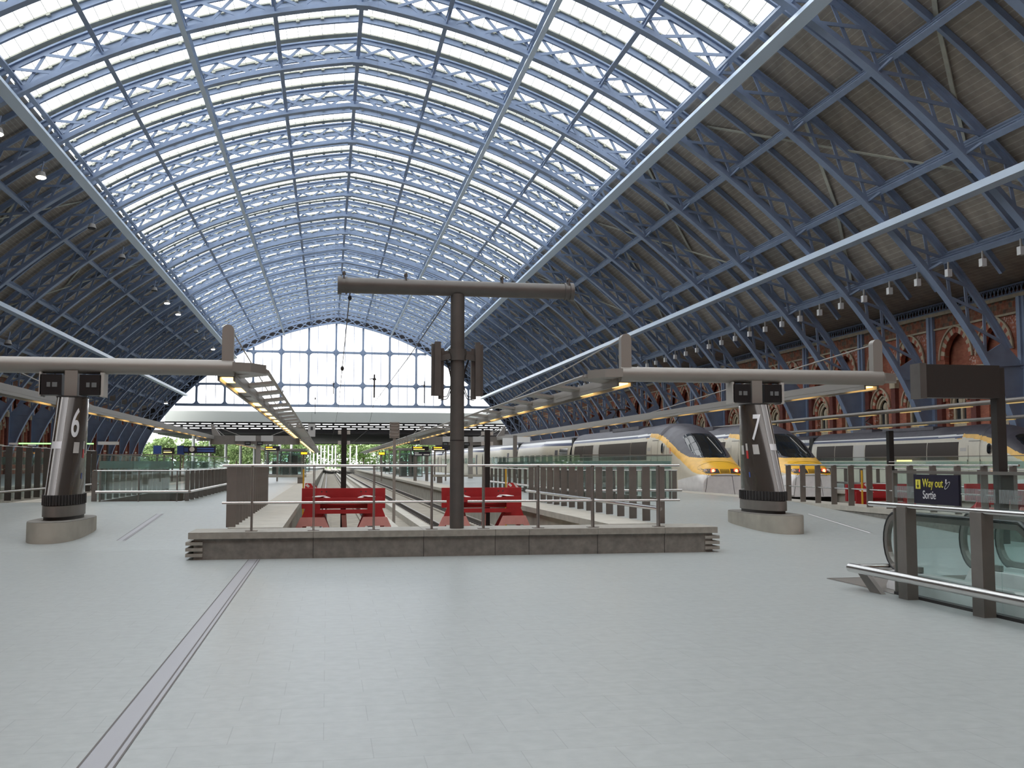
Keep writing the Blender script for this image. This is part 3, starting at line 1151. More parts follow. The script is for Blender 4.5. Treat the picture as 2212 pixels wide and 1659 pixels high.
# ------------------------------------------------------------------ low granite wall closing the centre well
PY = 18.18
t = thing('low_wall', 'low granite wall with overhanging stone coping across the end of the centre track well', 'wall', (2.4, PY, 0))
b = MB()
b.box(-4.6, 4.6, 0.05, 1.05, 0, 0.35)
b.build('wall_face', 'granite', t)
for x0, x1 in zip((-4.69, -2.58, -0.43, 1.72, 3.85, 4.69)[:-1], (-2.58, -0.43, 1.72, 3.85, 4.69)):
    pass
b = MB()
cuts = [-4.69, -2.75, -0.93, 0.86, 1.9, 2.78, 4.0, 4.69]
cuts = [-4.69, -2.62, -0.72, 0.55, 1.16, 2.42, 3.68, 4.69]
for x0, x1 in zip(cuts[:-1], cuts[1:]):
    b.box(x0 + 0.003, x1 - 0.003, 0.0, 1.07, 0.35, P)
b.build('coping', 'granite_top', t)
b = MB()
for s in (-1, 1):
    for z in (0.05, 0.145, 0.245):
        b.box(min(s * 4.45, s * 4.73), max(s * 4.45, s * 4.73), 0.02, 1.06, z, z + 0.055)
b.build('jointed_end', 'granite_top', t)
b = MB()
for x in cuts[1:-1]:
    b.box(x - 0.004, x + 0.004, 0.045, 0.06, 0, 0.35)
b.build('joint', 'dark', t)

# ------------------------------------------------------------------ railings
def railing_front(x0, x1, posts, lab):
    t = thing('railing', lab, 'railing', (x0, 18.43, P), 'railings on the low granite wall')
    b = MB()
    b.tube((0, 0, 1.125), (x1 - x0, 0, 1.125), 0.024, 12)
    b.build('handrail', 'steel', t)
    b = MB()
    b.tube((0, 0, 0.485), (x1 - x0, 0, 0.485), 0.021, 12)
    b.build('lower_rail', 'steel', t)
    for x in posts:
        b = MB()
        b.box(x - x0 - 0.006, x - x0 + 0.006, -0.045, 0.075, 0.0, 1.13)
        b.box(x - x0 - 0.03, x - x0 - 0.014, -0.045, 0.075, 0.0, 1.13)
        b.box(x - x0 - 0.11, x - x0 + 0.09, -0.06, 0.09, 0.0, 0.012)
        b.build('post', 'steel_dull', t)

railing_front(-1.77, 2.10, (-1.26, -0.21, 0.83, 1.85), 'two-rail steel railing on the low wall left of the tall mast')
railing_front(2.48, 6.45, (2.78, 3.78, 4.80, 6.05), 'two-rail steel railing on the low wall right of the tall mast')

def fin_mesh(w, h, th=0.03):
    b = MB()
    b.box(-w / 2, w / 2, -th / 2, th / 2, 0, h)
    return b

def balustrade(name, lab, p0, p1, pitch, w=0.16, h=1.13, glassh=None, inside=1, rail=True, low=True, z=P, mt='fin', railx=0.0, frit=True, group=None, ztop=None, frit_m='frit_soft'):
    """fin balustrade from p0 to p1; fins stand square to the line, inside = side of the glass (+1 left of travel)"""
    d = Vector((p1[0] - p0[0], p1[1] - p0[1], 0))
    L = d.length
    t = thing(name, lab, 'balustrade', (p0[0], p0[1], z), group, rotz=math.atan2(d.y, d.x))
    n = max(1, int(L / pitch))
    b = MB()
    b.box(-0.015, 0.015, -w / 2, w / 2, 0, h)
    me = b.mesh('fin', mt)
    for k in range(n + 1):
        obj('fin', me, t, (0.1 + (L - 0.2) * k / n, 0, 0))
    if rail:
        b = MB()
        b.tube((-0.15, railx, h + 0.0), (L, railx, h + 0.0), 0.022, 10)
        b.build('handrail', 'steel', t)
    if low:
        b = MB()
        b.tube((-0.25, -inside * (w / 2 + 0.05), 0.30), (L, -inside * (w / 2 + 0.05), 0.30), 0.045, 12)
        b.build('bumper_rail', 'steel', t)
    if glassh:
        m = max(1, round(L / 2.0))
        b = MB()
        for k in range(m):
            b.box(L * k / m + 0.012, L * (k + 1) / m - 0.012, inside * (w / 2 + 0.03) - 0.008, inside * (w / 2 + 0.03) + 0.008, 0.05, glassh)
        b.build('glass_panel', 'pane', t)
        b = MB()
        b.box(0, L, inside * (w / 2 + 0.03) - 0.02, inside * (w / 2 + 0.03) + 0.02, glassh, glassh + 0.03)
        b.build('top_cap', 'steel_dull', t)
        if frit:
            b = MB()
            b.box(0.05, L - 0.05, inside * (w / 2 + 0.05) - 0.003, inside * (w / 2 + 0.05) + 0.003, glassh - 0.42, glassh - 0.18)
            b.build('frosted_band', frit_m, t)
    return t

# fins along the two sides of the centre well
balustrade('well_balustrade', 'grey steel fin balustrade along the left edge of the centre track well', (-1.72, 19.5), (-1.72, 30.2), 0.72, w=0.17, low=False, railx=0.0, group='balustrades of the centre well')
balustrade('well_balustrade', 'grey steel fin balustrade along the right edge of the centre track well', (6.40, 19.3), (6.40, 32.5), 0.9, w=0.16, low=True, inside=-1, group='balustrades of the centre well')
# stair voids on the two islands: glass with fins
balustrade('stair_balustrade', 'glass fronted fin balustrade across the end of the left stair opening', (-4.45, 33.3), (-6.9, 33.3), 0.95, glassh=1.42, inside=-1, h=0.94, group='glass balustrades of the left stair opening')
balustrade('stair_balustrade', 'glass fin balustrade running back along the right side of the left stair opening', (-4.30, 33.6), (-4.30, 48.5), 1.2, w=0.13, glassh=1.42, inside=1, h=0.94, group='glass balustrades of the left stair opening')
balustrade('stair_balustrade', 'glass fin balustrade running back along the left side of the left stair opening', (-7.05, 33.6), (-7.05, 48.5), 1.1, glassh=1.42, inside=-1, h=0.94, low=False, group='glass balustrades of the left stair opening')
balustrade('stair_balustrade', 'glass balustrade across the near end of the stair opening left of the first train', (11.05, 32.2), (8.05, 32.2), 0.9, glassh=1.42, inside=-1, h=0.94, group='glass balustrades of the right stair opening')
balustrade('stair_balustrade', 'glass fin balustrade running back along the left side of the right stair opening', (7.9, 32.4), (7.9, 50.0), 1.2, w=0.13, glassh=1.42, inside=-1, h=0.94, group='glass balustrades of the right stair opening')
balustrade('stair_balustrade', 'glass fin balustrade running back along the right side of the right stair opening', (11.2, 32.4), (11.2, 50.0), 1.1, glassh=1.42, inside=1, h=0.94, low=False, group='glass balustrades of the right stair opening')
# left platform edge, dark fins behind the pylon
balustrade('edge_balustrade', 'tall dark fin balustrade at the far left behind the number 6 pylon', (-9.85, 33.6), (-9.85, 47.0), 1.05, w=0.2, h=1.7, low=True, glassh=1.55, inside=1, mt='mast')
# right well: fins, rail, lower rail
t = thing('edge_balustrade', 'fin railing on the stone kerb of the right well before the second train', 'balustrade', (14.2, 19.4, P))
fm = MB()
fm.box(-0.085, 0.085, -0.015, 0.015, 0, 1.1)
fme = fm.mesh('fin', 'fin')
for k in range(12):
    obj('fin', fme, t, (0, 0.2 + k * 0.98, 0))
b = MB(); b.tube((-0.0, 0, 1.12), (0, 11.2, 1.12), 0.024, 10); b.build('handrail', 'steel', t)
b = MB(); b.tube((-0.03, 0, 0.47), (-0.03, 11.2, 0.47), 0.021, 10); b.build('lower_rail', 'steel', t)
balustrade('edge_balustrade', 'glass fin balustrade with a bright bumper rail in front of the third train', (23.2, 24.0), (23.2, 48.0), 1.35, glassh=1.42, inside=-1, h=0.94, frit_m='frit_soft')
# railing at the far left edge of the picture
t = thing('railing', 'short two-rail railing at the far left of the concourse', 'railing', (-11.6, 32.2, ramp(32.2)))
for z, r in ((1.1, 0.026), (0.5, 0.022)):
    b = MB(); b.tube((0, 0, z), (2.1, 0, z), r, 10); b.build('handrail' if z > 1 else 'lower_rail', 'steel', t)
for x in (0.3, 1.65, 2.0):
    b = MB(); b.box(x - 0.06, x + 0.06, -0.02, 0.02, 0, 1.1); b.build('post', 'fin', t)

# ------------------------------------------------------------------ tall mast on the low wall
t = thing('mast', 'tall grey tubular T mast on the low granite wall', 'mast', (2.31, 18.62, P))
b = MB(); b.tube((0, 0, 0), (0, 0, 4.25), 0.128, 28); b.tube((0, 0, 1.57), (0, 0, 1.585), 0.131, 28, mi=1); b.build('pole', ['mast', 'black'], t)
b = MB()
b.tube((-2.10, 0, 4.36), (2.16, 0, 4.36), 0.142, 28)
for x in (-0.42, 0.30):
    b.tube((x - 0.006, 0, 4.36), (x + 0.006, 0, 4.36), 0.145, 28)
b.build('crossarm', 'mast', t)
for s in (-1, 1):
    b = MB(); b.tube((s * 2.10, 0, 4.36), (s * 2.17, 0, 4.36), 0.165, 24); b.tube((s * 2.0, 0, 4.36), (s * 2.03, 0, 4.36), 0.165, 24); b.build('end_cap', 'mast', t)
for x in (-0.95, 0.82, 2.08, -2.06):
    b = MB(); b.box(x - 0.012, x + 0.012, -0.1, 0.1, 4.46, 4.60); b.tube((x - 0.03, 0, 4.58), (x + 0.03, 0, 4.58), 0.035, 10); b.build('lifting_lug', 'mast', t)
b = MB(); b.tube((0, 0, 3.03), (0, 0, 3.24), 0.165, 28)
for s in (-1, 1):
    b.bar((s * 0.15, 0, 3.14), (s * 0.30, -0.02, 3.14), 0.05, 0.13)
    b.bar((s * 0.14, -0.12, 3.10), (s * 0.33, -0.06, 3.06), 0.05, 0.10)
b.build('clamp', 'mast', t)
for s in (-1, 1):
    sp = thing('speaker_column', '%s column speaker clamped to the tall mast' % ('left' if s < 0 else 'right'), 'speaker', (2.31 + s * 0.37, 18.60, P + 2.33), 'column speakers on the tall mast')
    b = MB()
    b.box(-0.055, 0.035 if s > 0 else 0.055, -0.12, 0.0, 0.05, 1.03)
    b.build('cabinet', 'mast', sp)
    b = MB()
    q = (0.0, 0.115) if s > 0 else (-0.115, 0.0)
    b.box(min(s * -0.12, s * -0.03), max(s * -0.12, s * -0.03), -0.02, 0.10, 0.0, 0.92)
    b.box(min(s * 0.0, s * 0.1), max(s * 0.0, s * 0.1), -0.02, 0.12, 0.06, 1.0)
    b.build('side_cabinet', 'mast', sp)
    for q in range(2):
        c = MB()
        pts = []
        for k in range(13):
            u = k / 12
            pts.append((s * (-0.17 - 0.10 * math.sin(u * 3.0) + q * 0.035 * (1 - u)), 0.03, 0.72 - u * 0.72 - 0.05 * math.sin(u * math.pi) + q * 0.05))
        pts.append((s * -0.06, 0.03, -0.02 + q * 0.05))
        c.path(pts, 0.009, 6)
        c.build('cable', 'dark', sp)

# overhead wires anchored to the crossarm
def wire(lab, pts, r=0.012, ins=()):
    t = thing('overhead_wire', lab, 'wire', (0, 0, 0), 'overhead wires running along the centre well')
    b = MB(); b.path(pts, r, 6); b.build('wire', 'dark', t)
    for p, rr, h in ins:
        b = MB()
        n = 7
        rings = []
        for k in range(n + 1):
            a = math.pi * k / n
            rings.append([(p[0] + rr * max(0.02, math.sin(a)) * math.cos(q * math.pi / 5), p[1] + rr * max(0.02, math.sin(a)) * math.sin(q * math.pi / 5), p[2] + h / 2 * math.cos(a)) for q in range(10)])
        b.sweep(rings, smooth=True)
        b.build('insulator', 'dark', t)
wire('thin overhead wire with a dark bulb insulator, from the left arm of the tall mast', [(0.36, 18.62, 4.68), (0.42, 32.5, 4.62), (0.6, 60, 4.9), (0.65, 200, 5.2)], 0.011,
     [((0.362, 18.8, 4.62), 0.035, 0.1), ((0.42, 32.5, 4.58), 0.055, 0.16)])
wire('thin slanting overhead wire from beside the pole of the tall mast', [(2.16, 18.62, 4.66), (2.3, 30, 4.72), (2.6, 60, 5.1), (4.2, 110, 5.2), (4.2, 200, 5.2)], 0.013)
for x, y, z0, z1, r, lab in ((1.86, RIBS[18], 4.32, 5.28, 0.032, 'dark hanging tension weight seen against the gable screen'), (0.3, RIBS[16], 5.62, 6.37, 0.02, 'short hanging insulator left of the tension weight against the screen'),
                        (-0.95, RIBS[14], 5.3, 6.75, 0.02, 'thin hanging rod at the left of the gable screen panes'), (-3.7, RIBS[13], 5.95, 8.0, 0.02, 'farthest left thin hanging rod against the gable screen'),
                        (5.55, RIBS[16], 5.15, 6.45, 0.022, 'thin hanging rod just left of the tall mast against the screen')):
    t = thing('hanging_insulator', lab, 'insulator', (x, y, z0))
    b = MB(); b.tube((0, 0, 0), (0, 0, z1 - z0), r, 8); b.build('rod', 'dark', t)
    b = MB(); b.tube((0, 0, (z1 - z0) * 0.75), (0, 0, (z1 - z0) * 0.82), r * 2.2, 8); b.bar((-0.2, 0, (z1 - z0) * 0.8), (0.05, 0, (z1 - z0) * 0.84), 0.03, 0.03); b.build('clip', 'dark', t)
    b = MB(); b.path([(0, 0, z1 - z0), (0, 0, z_in(x - XC) + 0.05 - z0)], 0.003, 5); b.build('suspension_wire', 'dark', t)

# ------------------------------------------------------------------ black poles in the wells, and the slim grey pole
for x, y, lab, z1, boxes, yb in ((0.42, 27.2, 'black square pole rising through the left red buffer stop', 2.53, 1, BED), (4.18, 27.2, 'black square pole rising through the right red buffer stop', 2.52, 1, BED),
                             (14.55, 25.0, 'black square pole by the right track well in front of the third train', 2.48, 0, P)):
    t = thing('black_pole', lab, 'pole', (x, y, yb), 'black poles')
    b = MB(); b.box(-0.068, 0.068, -0.07, 0.07, 0, z1 - yb); b.build('shaft', 'black', t)
    if boxes:
        for s in (-1, 1):
            for z in (z1 - 0.10, z1 - 0.37):
                b = MB(); b.box(s * 0.115 - 0.04, s * 0.115 + 0.04, -0.05, 0.05, z - yb - 0.05, z - yb + 0.05); b.build('signal_box', 'grey_light', t)
    else:
        for z in (1.2, 0.8):
            b = MB(); b.box(-0.09, 0.09, -0.09, -0.065, z, z + 0.02); b.build('bracket', 'white', t)
t = thing('louvre_pole', 'slim grey pole with a louvred box on top between the two centre tracks', 'pole', (2.28, 36.0, BED))
b = MB(); b.box(-0.05, 0.05, -0.05, 0.05, 0, 3.4); b.build('shaft', 'grey_paint', t)
b = MB()
b.box(-0.17, 0.17, -0.08, -0.05, 2.95, 3.5); b.box(-0.17, -0.13, -0.1, 0.05, 2.95, 3.5); b.box(0.13, 0.17, -0.1, 0.05, 2.95, 3.5)
for z in (3.0, 3.12, 3.24, 3.36, 3.46):
    b.box(-0.16, 0.16, -0.1, 0.05, z, z + 0.03)
b.build('louvre_box', 'grey_paint', t)

# ------------------------------------------------------------------ red buffer stops
def buffer_stop(name, lab, loc, skew=0.0):
    t = thing(name, lab, 'buffer stop', loc, 'red buffer stops')
    # z = 0 is rail level here; the board faces away from the concourse
    b = MB(); b.box(-1.06, 1.06, 0.15, 0.26, 0.70, 1.22); b.build('buffer_beam', 'red', t)
    for s in (-1, 1):
        b = MB()
        pl = [(-0.27, 0.50), (0.27, 0.50), (0.19, 0.70), (0.19, 1.0), (-0.19, 1.0), (-0.19, 0.70)]
        b.plate([(s * 0.78 + p[0], p[1]) for p in pl], lambda u, v, q: (u, q, v), -0.25, -0.20)
        b.build('front_plate', 'red', t)
        b = MB()
        b.plate([(s * 0.78 + p[0], p[1]) for p in ((-0.62, -0.2), (-0.42, -0.2), (-0.24, 0.28), (0.24, 0.28), (0.42, -0.2), (0.62, -0.2), (0.30, 0.50), (-0.30, 0.50))],
                lambda u, v, q: (u, q, v), -0.34, -0.28)
        b.build('foot', 'pink', t)
        b = MB()
        b.bar((s * 0.56, -0.22, 0.58), (s * 0.30, 0.5, -0.15), 0.1, 0.14)
        b.bar((s * 0.95, -0.22, 0.55), (s * 1.05, 0.9, -0.1), 0.1, 0.14)
        b.build('strut', 'red', t)
        b = MB()
        b.bar((s * 0.70, -0.25, 1.01), (s * 0.55, 0.16, 1.03), 0.2, 0.012); b.bar((s * 0.40, -0.18, 0.985), (s * 0.50, 0.16, 1.01), 0.12, 0.012)
        b.build('sticker', 'white', t)
    for y, z, h, d in ((-0.20, 0.92, 0.12, 0.14), (-0.22, 0.64, 0.10, 0.20), (-0.05, 0.77, 0.07, 0.10)):
        b = MB(); b.box(-0.7, 0.7, y - d / 2, y + d / 2, z - h / 2, z + h / 2); b.build('cross_beam', 'red', t)
    b = MB(); b.bar((0.0, -0.2, 0.58), (0.06, 0.3, -0.2), 0.11, 0.11); b.build('centre_strut', 'pink', t)
    b = MB()
    for s in (-1, 1):
        for q in (-0.06, 0.06):
            b.tube((s * 0.5 + q, 0.14, 1.13), (s * 0.5 + q, 0.155, 1.13), 0.018, 8)
    b.build('bolt', 'dark', t)
    return t
buffer_stop('buffer_stop', 'red steel buffer stop at the end of the left centre track', (0.43, 26.9, RAIL))
buffer_stop('buffer_stop', 'red steel buffer stop at the end of the right centre track, behind the tall mast', (4.02, 26.9, RAIL))
buffer_stop('buffer_stop', 'red buffer stop behind the right kerb railing, in front of the second train', (16.72, 29.3, RAIL))
buffer_stop('buffer_stop', 'red buffer stop seen through the glass beside the exit sign', (20.75, 29.3, RAIL))

def stop_marker(lab, x, y, z, right=True):
    t = thing('stop_marker', lab, 'marker', (x, y, z), 'red and white stop markers')
    b = MB(); b.box(-0.02, 0.02, -0.02, 0.02, BED - z, 0.62); b.build('rod', 'rod_yellow', t)
    b = MB()
    pl = [(0.03, 0.02), (0.34, 0.02), (0.36, 0.14), (0.26, 0.24), (0.05, 0.25)]
    b.plate(pl, lambda u, v, q: (u, q, v), -0.02, 0.02); b.build('marker_board', 'marker_red', t)
    b = MB()
    b.plate([(0.05, 0.19), (0.10, 0.24), (0.17, 0.17), (0.13, 0.13)], lambda u, v, q: (u, q, v), -0.026, -0.02)
    b.plate([(0.19, 0.25), (0.26, 0.24), (0.35, 0.11), (0.33, 0.05)], lambda u, v, q: (u, q, v), -0.026, -0.02)
    b.plate([(0.14, 0.04), (0.17, 0.04), (0.17, 0.10), (0.14, 0.10)], lambda u, v, q: (u, q, v), -0.026, -0.02)
    b.build('white_stripe', 'white', t)
stop_marker('red and white marker board on a yellow rod at the left centre buffer stop', -0.62, 28.2, 0.85)
stop_marker('red and white marker board on a yellow rod beyond the right centre buffer stop', 4.86, 28.2, 0.85)
stop_marker('red and white marker board on a yellow rod behind the right kerb railing', 15.7, 28.6, 0.80)

# small dark signal box in the bottom of the centre well
t = thing('track_box', 'small dark equipment box on the left of the centre track bed', 'equipment box', (-0.35, 24.5, BED))
b = MB(); b.box(-0.12, 0.12, -0.1, 0.1, 0.25, 0.55); b.build('case', 'dark', t)
b = MB(); b.box(-0.10, -0.06, -0.03, 0.03, 0, 0.25); b.box(0.06, 0.10, -0.03, 0.03, 0, 0.25); b.build('leg', 'dark', t)

# ------------------------------------------------------------------ steel strips let into the floor
def strip(lab, pts, w, m='joint'):
    t = thing('floor_strip', lab, 'floor strip', (0, 0, 0), 'metal strips in the floor')
    b = MB()
    for (x0, y0), (x1, y1) in zip(pts[:-1], pts[1:]):
        z0, z1 = ramp(y0) + 0.002, ramp(y1) + 0.002
        b.add([(x0, y0, z0), (x0 + w, y0, z0), (x1 + w, y1, z1), (x1, y1, z1)], [(0, 1, 2, 3)])
    b.build('cover_plate', m, t)
    b = MB()
    for q in (0, w * 0.78, w):
        for (x0, y0), (x1, y1) in zip(pts[:-1], pts[1:]):
            z0, z1 = ramp(y0) + 0.004, ramp(y1) + 0.004
            b.add([(x0 + q - 0.006, y0, z0), (x0 + q + 0.006, y0, z0), (x1 + q + 0.006, y1, z1), (x1 + q - 0.006, y1, z1)], [(0, 1, 2, 3)])
    b.build('edge_line', 'rail_side', t)
strip('long pale metal joint strip crossing the floor towards the low granite wall', [(-1.29, 0.5), (-1.29, 18.15)], 0.19)
strip('short metal joint strip in the floor beside the number 6 pylon', [(-4.15, 22.0), (-4.25, 27.6)], 0.16)
strip('metal joint strip in the floor in front of the number 7 pylon', [(12.04, 21.7), (12.7, 26.1)], 0.10, 'tape')
strip('thin dark joint line across the floor at the number 7 pylon', [(8.6, 21.6), (14.0, 21.62)], 0.015)
strip('thin dark joint line across the floor in front of the number 6 pylon', [(-8.0, 21.0), (-3.0, 21.02)], 0.015)

# ------------------------------------------------------------------ numbered pylons
def pylon(xc, mir, digit):
    """mir = +1: wings of its light booms spread away from xc; digit painted on the near face"""
    t = thing('pylon', 'dark steel pylon marked %s on a boat shaped concrete base' % digit, 'pylon', (xc, 23.2, 0), 'numbered pylons on the concourse')
    z0 = 0.02
    o = superoval(0.52, 1.62, 2.6, 48)
    b = MB(); b.prism(o, z0, 0.46, top_mi=1, smooth=True); b.build('concrete_base', ['concrete', 'concrete'], t)
    b = MB(); b.prism([(p[0] * 0.99, p[1] * 0.99) for p in o], 0.455, 0.47); b.build('base_trim', 'granite', t)
    # plinth bands of the shaft
    HALF = 0.305
    def shaft_oval(k):
        """k = 0 bottom, 1 top: near edge leans forward at the bottom"""
        n = superoval(HALF, 0.5, 2.15, 44)
        near = -0.92 + (-0.02 + 0.92) * k
        ya, yb = near, 1.06 - 0.06 * k
        return [(p[0] * (1.05 - 0.05 * k), (ya + yb) / 2 + p[1] * (yb - ya)) for p in n]
    lo = shaft_oval(-0.03)
    def scaled(ov, f, dy=0):
        cy = sum(p[1] for p in ov) / len(ov)
        return [(p[0] * f, cy + (p[1] - cy) * f) for p in ov]
    for za, zb, f, m, nm in ((0.46, 0.54, 1.0, 'dark', 'shadow_gap'), (0.54, 0.76, 1.07, 'fin', 'lower_band'), (0.76, 0.775, 1.0, 'dark', 'shadow_gap')):
        b = MB(); b.prism(scaled(lo, f), za, zb, smooth=True); b.build(nm, m, t)
    b = MB()
    g = scaled(lo, 1.07)
    b.prism(scaled(lo, 1.03), 0.775, 0.98, smooth=True)
    for k in range(0, 44):
        p, q = g[k], g[(k + 1) % 44]
        mx, my = (p[0] + q[0]) / 2, (p[1] + q[1]) / 2
        b.box(mx - 0.012, mx + 0.012, my - 0.012, my + 0.012, 0.775, 0.98)
    b.build('grille_band', 'dark', t)
    rings = []
    n = 14
    for k in range(n + 1):
        z = 0.98 + (3.03 - 0.98) * k / n
        rings.append([(p[0], p[1], z) for p in shaft_oval(k / n)])
    b = MB(); b.sweep(rings, smooth=True); b.build('cladding', 'cladding', t)
    b = MB(); b.prism(scaled(shaft_oval(1), 1.02), 3.03, 3.06); b.build('cap_plate', 'dark', t)
    side = 1 if xc < 2 else -1        # the face turned to the middle of the shed
    def surf(t, z, d=0.0):
        """point on the shaft at angle t (0 = middle of the inner face, -90 = near tip) and height z"""
        k = (z - 0.98) / 2.05
        near_, far_ = -0.92 + 0.90 * k, 1.06 - 0.06 * k
        c, s_ = math.cos(math.radians(t)), math.sin(math.radians(t))
        e = 2 / 2.15
        a, b_ = HALF * (1.05 - 0.05 * k) + d, (far_ - near_) / 2 + d
        return (side * a * math.copysign(abs(c) ** e, c), (near_ + far_) / 2 + b_ * math.copysign(abs(s_) ** e, s_), z)
    def patch(name, m, t0, t1, z0_, z1_, d=0.006, nz=1, nt=5):
        bb = MB()
        bb.sweep([[surf(t0 + (t1 - t0) * i / nt, z0_ + (z1_ - z0_) * j / nz, d) for i in range(nt + 1)] for j in range(nz + 1)], closed=False, caps=False, smooth=True)
        return bb.build(name, m, t)
    for nm, m, t0, t1 in (('edge_line', 'white', -86, -87.5), ('grey_stripe', 'stripe_grey', -88, -105), ('steel_stripe', 'stripe_steel', -105, -112), ('edge_line', 'white', -123, -131)):
        patch(nm, m, t0, t1, 0.98, 3.03, 0.005, 10, 4)
    patch('tape_patch', 'tape', -86, -124, 1.93, 2.08, 0.010, 1, 8)
    patch('notice', 'white_panel', -47, -27, 1.84, 2.07)
    patch('red_notice', 'marker_red', -9, -2, 1.74, 1.93)
    patch('notice', 'white_panel', -9, -2, 1.93, 2.10)
    patch('notice', 'white_panel', 6, 18, 1.84, 2.06)
    patch('small_label', 'sign_blue', -8, -4, 1.30, 1.42)
    # painted number bent round the face
    tx = text('number', digit, 0.86, (0, 0, 0), (0, 0, 0), 'sign_white', t, 'CENTER', 1.0, 0.004, 0.010)
    bmx = bmesh.new()
    bmx.from_mesh(tx.data)
    bmesh.ops.triangulate(bmx, faces=bmx.faces)
    bmesh.ops.subdivide_edges(bmx, edges=bmx.edges, cuts=3, use_grid_fill=True)
    bmx.to_mesh(tx.data)
    bmx.free()
    vs_ = [Vector(v.co) for v in tx.data.vertices]
    for v, co in zip(tx.data.vertices, vs_):
        z = 2.19 + co.y
        ang = -50 + side * co.x * 70 + (0 if side > 0 else (0.3 - co.y) * 32)
        p = surf(ang, min(3.02, z), 0.012 + co.z)
        v.co = p
    tx.data.update()
    # neck, displays
    b = MB(); b.box(-0.13, 0.13, 0.25, 0.60, 3.06, 3.62); b.build('neck', 'grey_paint', t)
    for s in (-1, 1):
        b = MB(); b.box(s * 0.40 - 0.22, s * 0.40 + 0.22, 0.22, 0.62, 3.09, 3.53); b.build('display', 'black', t)
        b = MB(); b.box(s * 0.40 - 0.08, s * 0.40 - 0.01, 0.205, 0.218, 3.26, 3.36); b.box(s * 0.40 + 0.03, s * 0.40 + 0.13, 0.205, 0.218, 3.26, 3.36); b.build('display_digits', 'screen_dim', t)
        b = MB(); b.box(s * 0.40 - 0.24 + (s > 0) * 0.44, s * 0.40 - 0.20 + (s > 0) * 0.48, 0.22, 0.64, 3.06, 3.58); b.build('display_side', 'grey_light', t)
    b = MB(); b.tube((-3.38, 0.42, 3.74), (3.38, 0.42, 3.74), 0.178, 28)
    b.build('beam', 'grey_paint', t)
    for s in (-1, 1):
        b = MB()
        pl = [(-0.125, 0), (0.125, 0), (0.125, 0.88)] + [(0.125 * math.cos(a), 0.88 + 0.125 * math.sin(a)) for a in [math.pi * k / 10 for k in range(1, 10)]] + [(-0.125, 0.88)]
        b.plate([(s * 3.24 + p[0], 3.70 + p[1]) for p in pl], lambda u, v, q: (u, q, v), 0.34, 0.56)
        b.build('upright', 'grey_paint', t)
        b = MB(); b.tube((s * 3.24, 0.36, 4.62), (s * 3.24 + 0.0, 0.62, 4.62), 0.05, 12); b.build('stay_pin', 'grey_paint', t)
        b = MB()
        b.prism([(s * 3.36, 0.22), (s * 3.75, 0.40), (s * 4.05, 0.9), (s * 3.36, 1.0)] if s > 0 else [(s * 3.36, 1.0), (s * 4.05, 0.9), (s * 3.75, 0.40), (s * 3.36, 0.22)], 3.66, 3.86); b.build('wing_tip', 'grey_paint', t)
    return t

pylon(-5.45, 1, '6')
pylon(10.2, 1, '7')

# ------------------------------------------------------------------ long light booms
boom_n = [0]
def boom(x, s, y0, y1, lab, z=3.62, wing=True, stay=True, lamps=True, dim=False, slim=False):
    """s = side on which the louvred wing spreads"""
    t = thing('light_boom', lab, 'light boom', (x, y0, z), 'light booms over the platforms')
    L = y1 - y0
    b = MB()
    if slim:
        b.tube((0, 0, 0.03), (0, L, 0.03), 0.085, 12)
    else:
        b.box(-0.20, 0.20, 0, L, -0.06, 0.12)
    if not slim:
        b.bar((-0.17, 0, -0.10), (-0.17, L, -0.10), 0.05, 0.10)
        b.bar((0.17, 0, -0.10), (0.17, L, -0.10), 0.05, 0.10)
    b.build('lamp_channel', 'fin' if slim else 'grey_paint', t)
    k = 0
    y = 0.15
    while y < L - 2 and k < 30:
        if k != 2 or not wing:
            q = MB(); lw = 0.05 if slim else 0.125; q.box(-lw, lw, y, y + 1.35, -0.085, -0.055); q.build('lamp', 'lamp_warm' if not dim else 'lamp_dim', t)
        else:
            q = MB(); q.box(-0.125, 0.125, y, y + 1.35, -0.085, -0.055); q.build('unlit_lamp', 'white_panel', t)
        y += 3.35
        k += 1
    if wing:
        b = MB()
        b.tube((s * 0.86, 0.6, 0.12), (s * 0.86, L, 0.12), 0.045, 8)
        b.build('wing_edge', 'grey_paint', t)
        y, k = 0.9, 0
        while y < L and k < 20:
            b = MB(); b.bar((s * 0.2, y, 0.05), (s * 0.86, y, 0.13), 0.95, 0.07, (0, 0, 1))
            b.build('wing_slat', 'grey_paint', t)
            y += 3.3
            k += 1
        b = MB(); b.box(min(s * 0.2, s * 0.86), max(s * 0.2, s * 0.86), min(42, L - 20), L, 0.04, 0.08)
        b.build('wing_plate', 'grey_paint', t)
    if stay:
        b = MB(); b.path([(s * 0.1, 0.1, 0.98), (s * 0.3, 20.0, 0.14)], 0.018, 6); b.build('stay_rod', 'grey_paint', t)
    return t

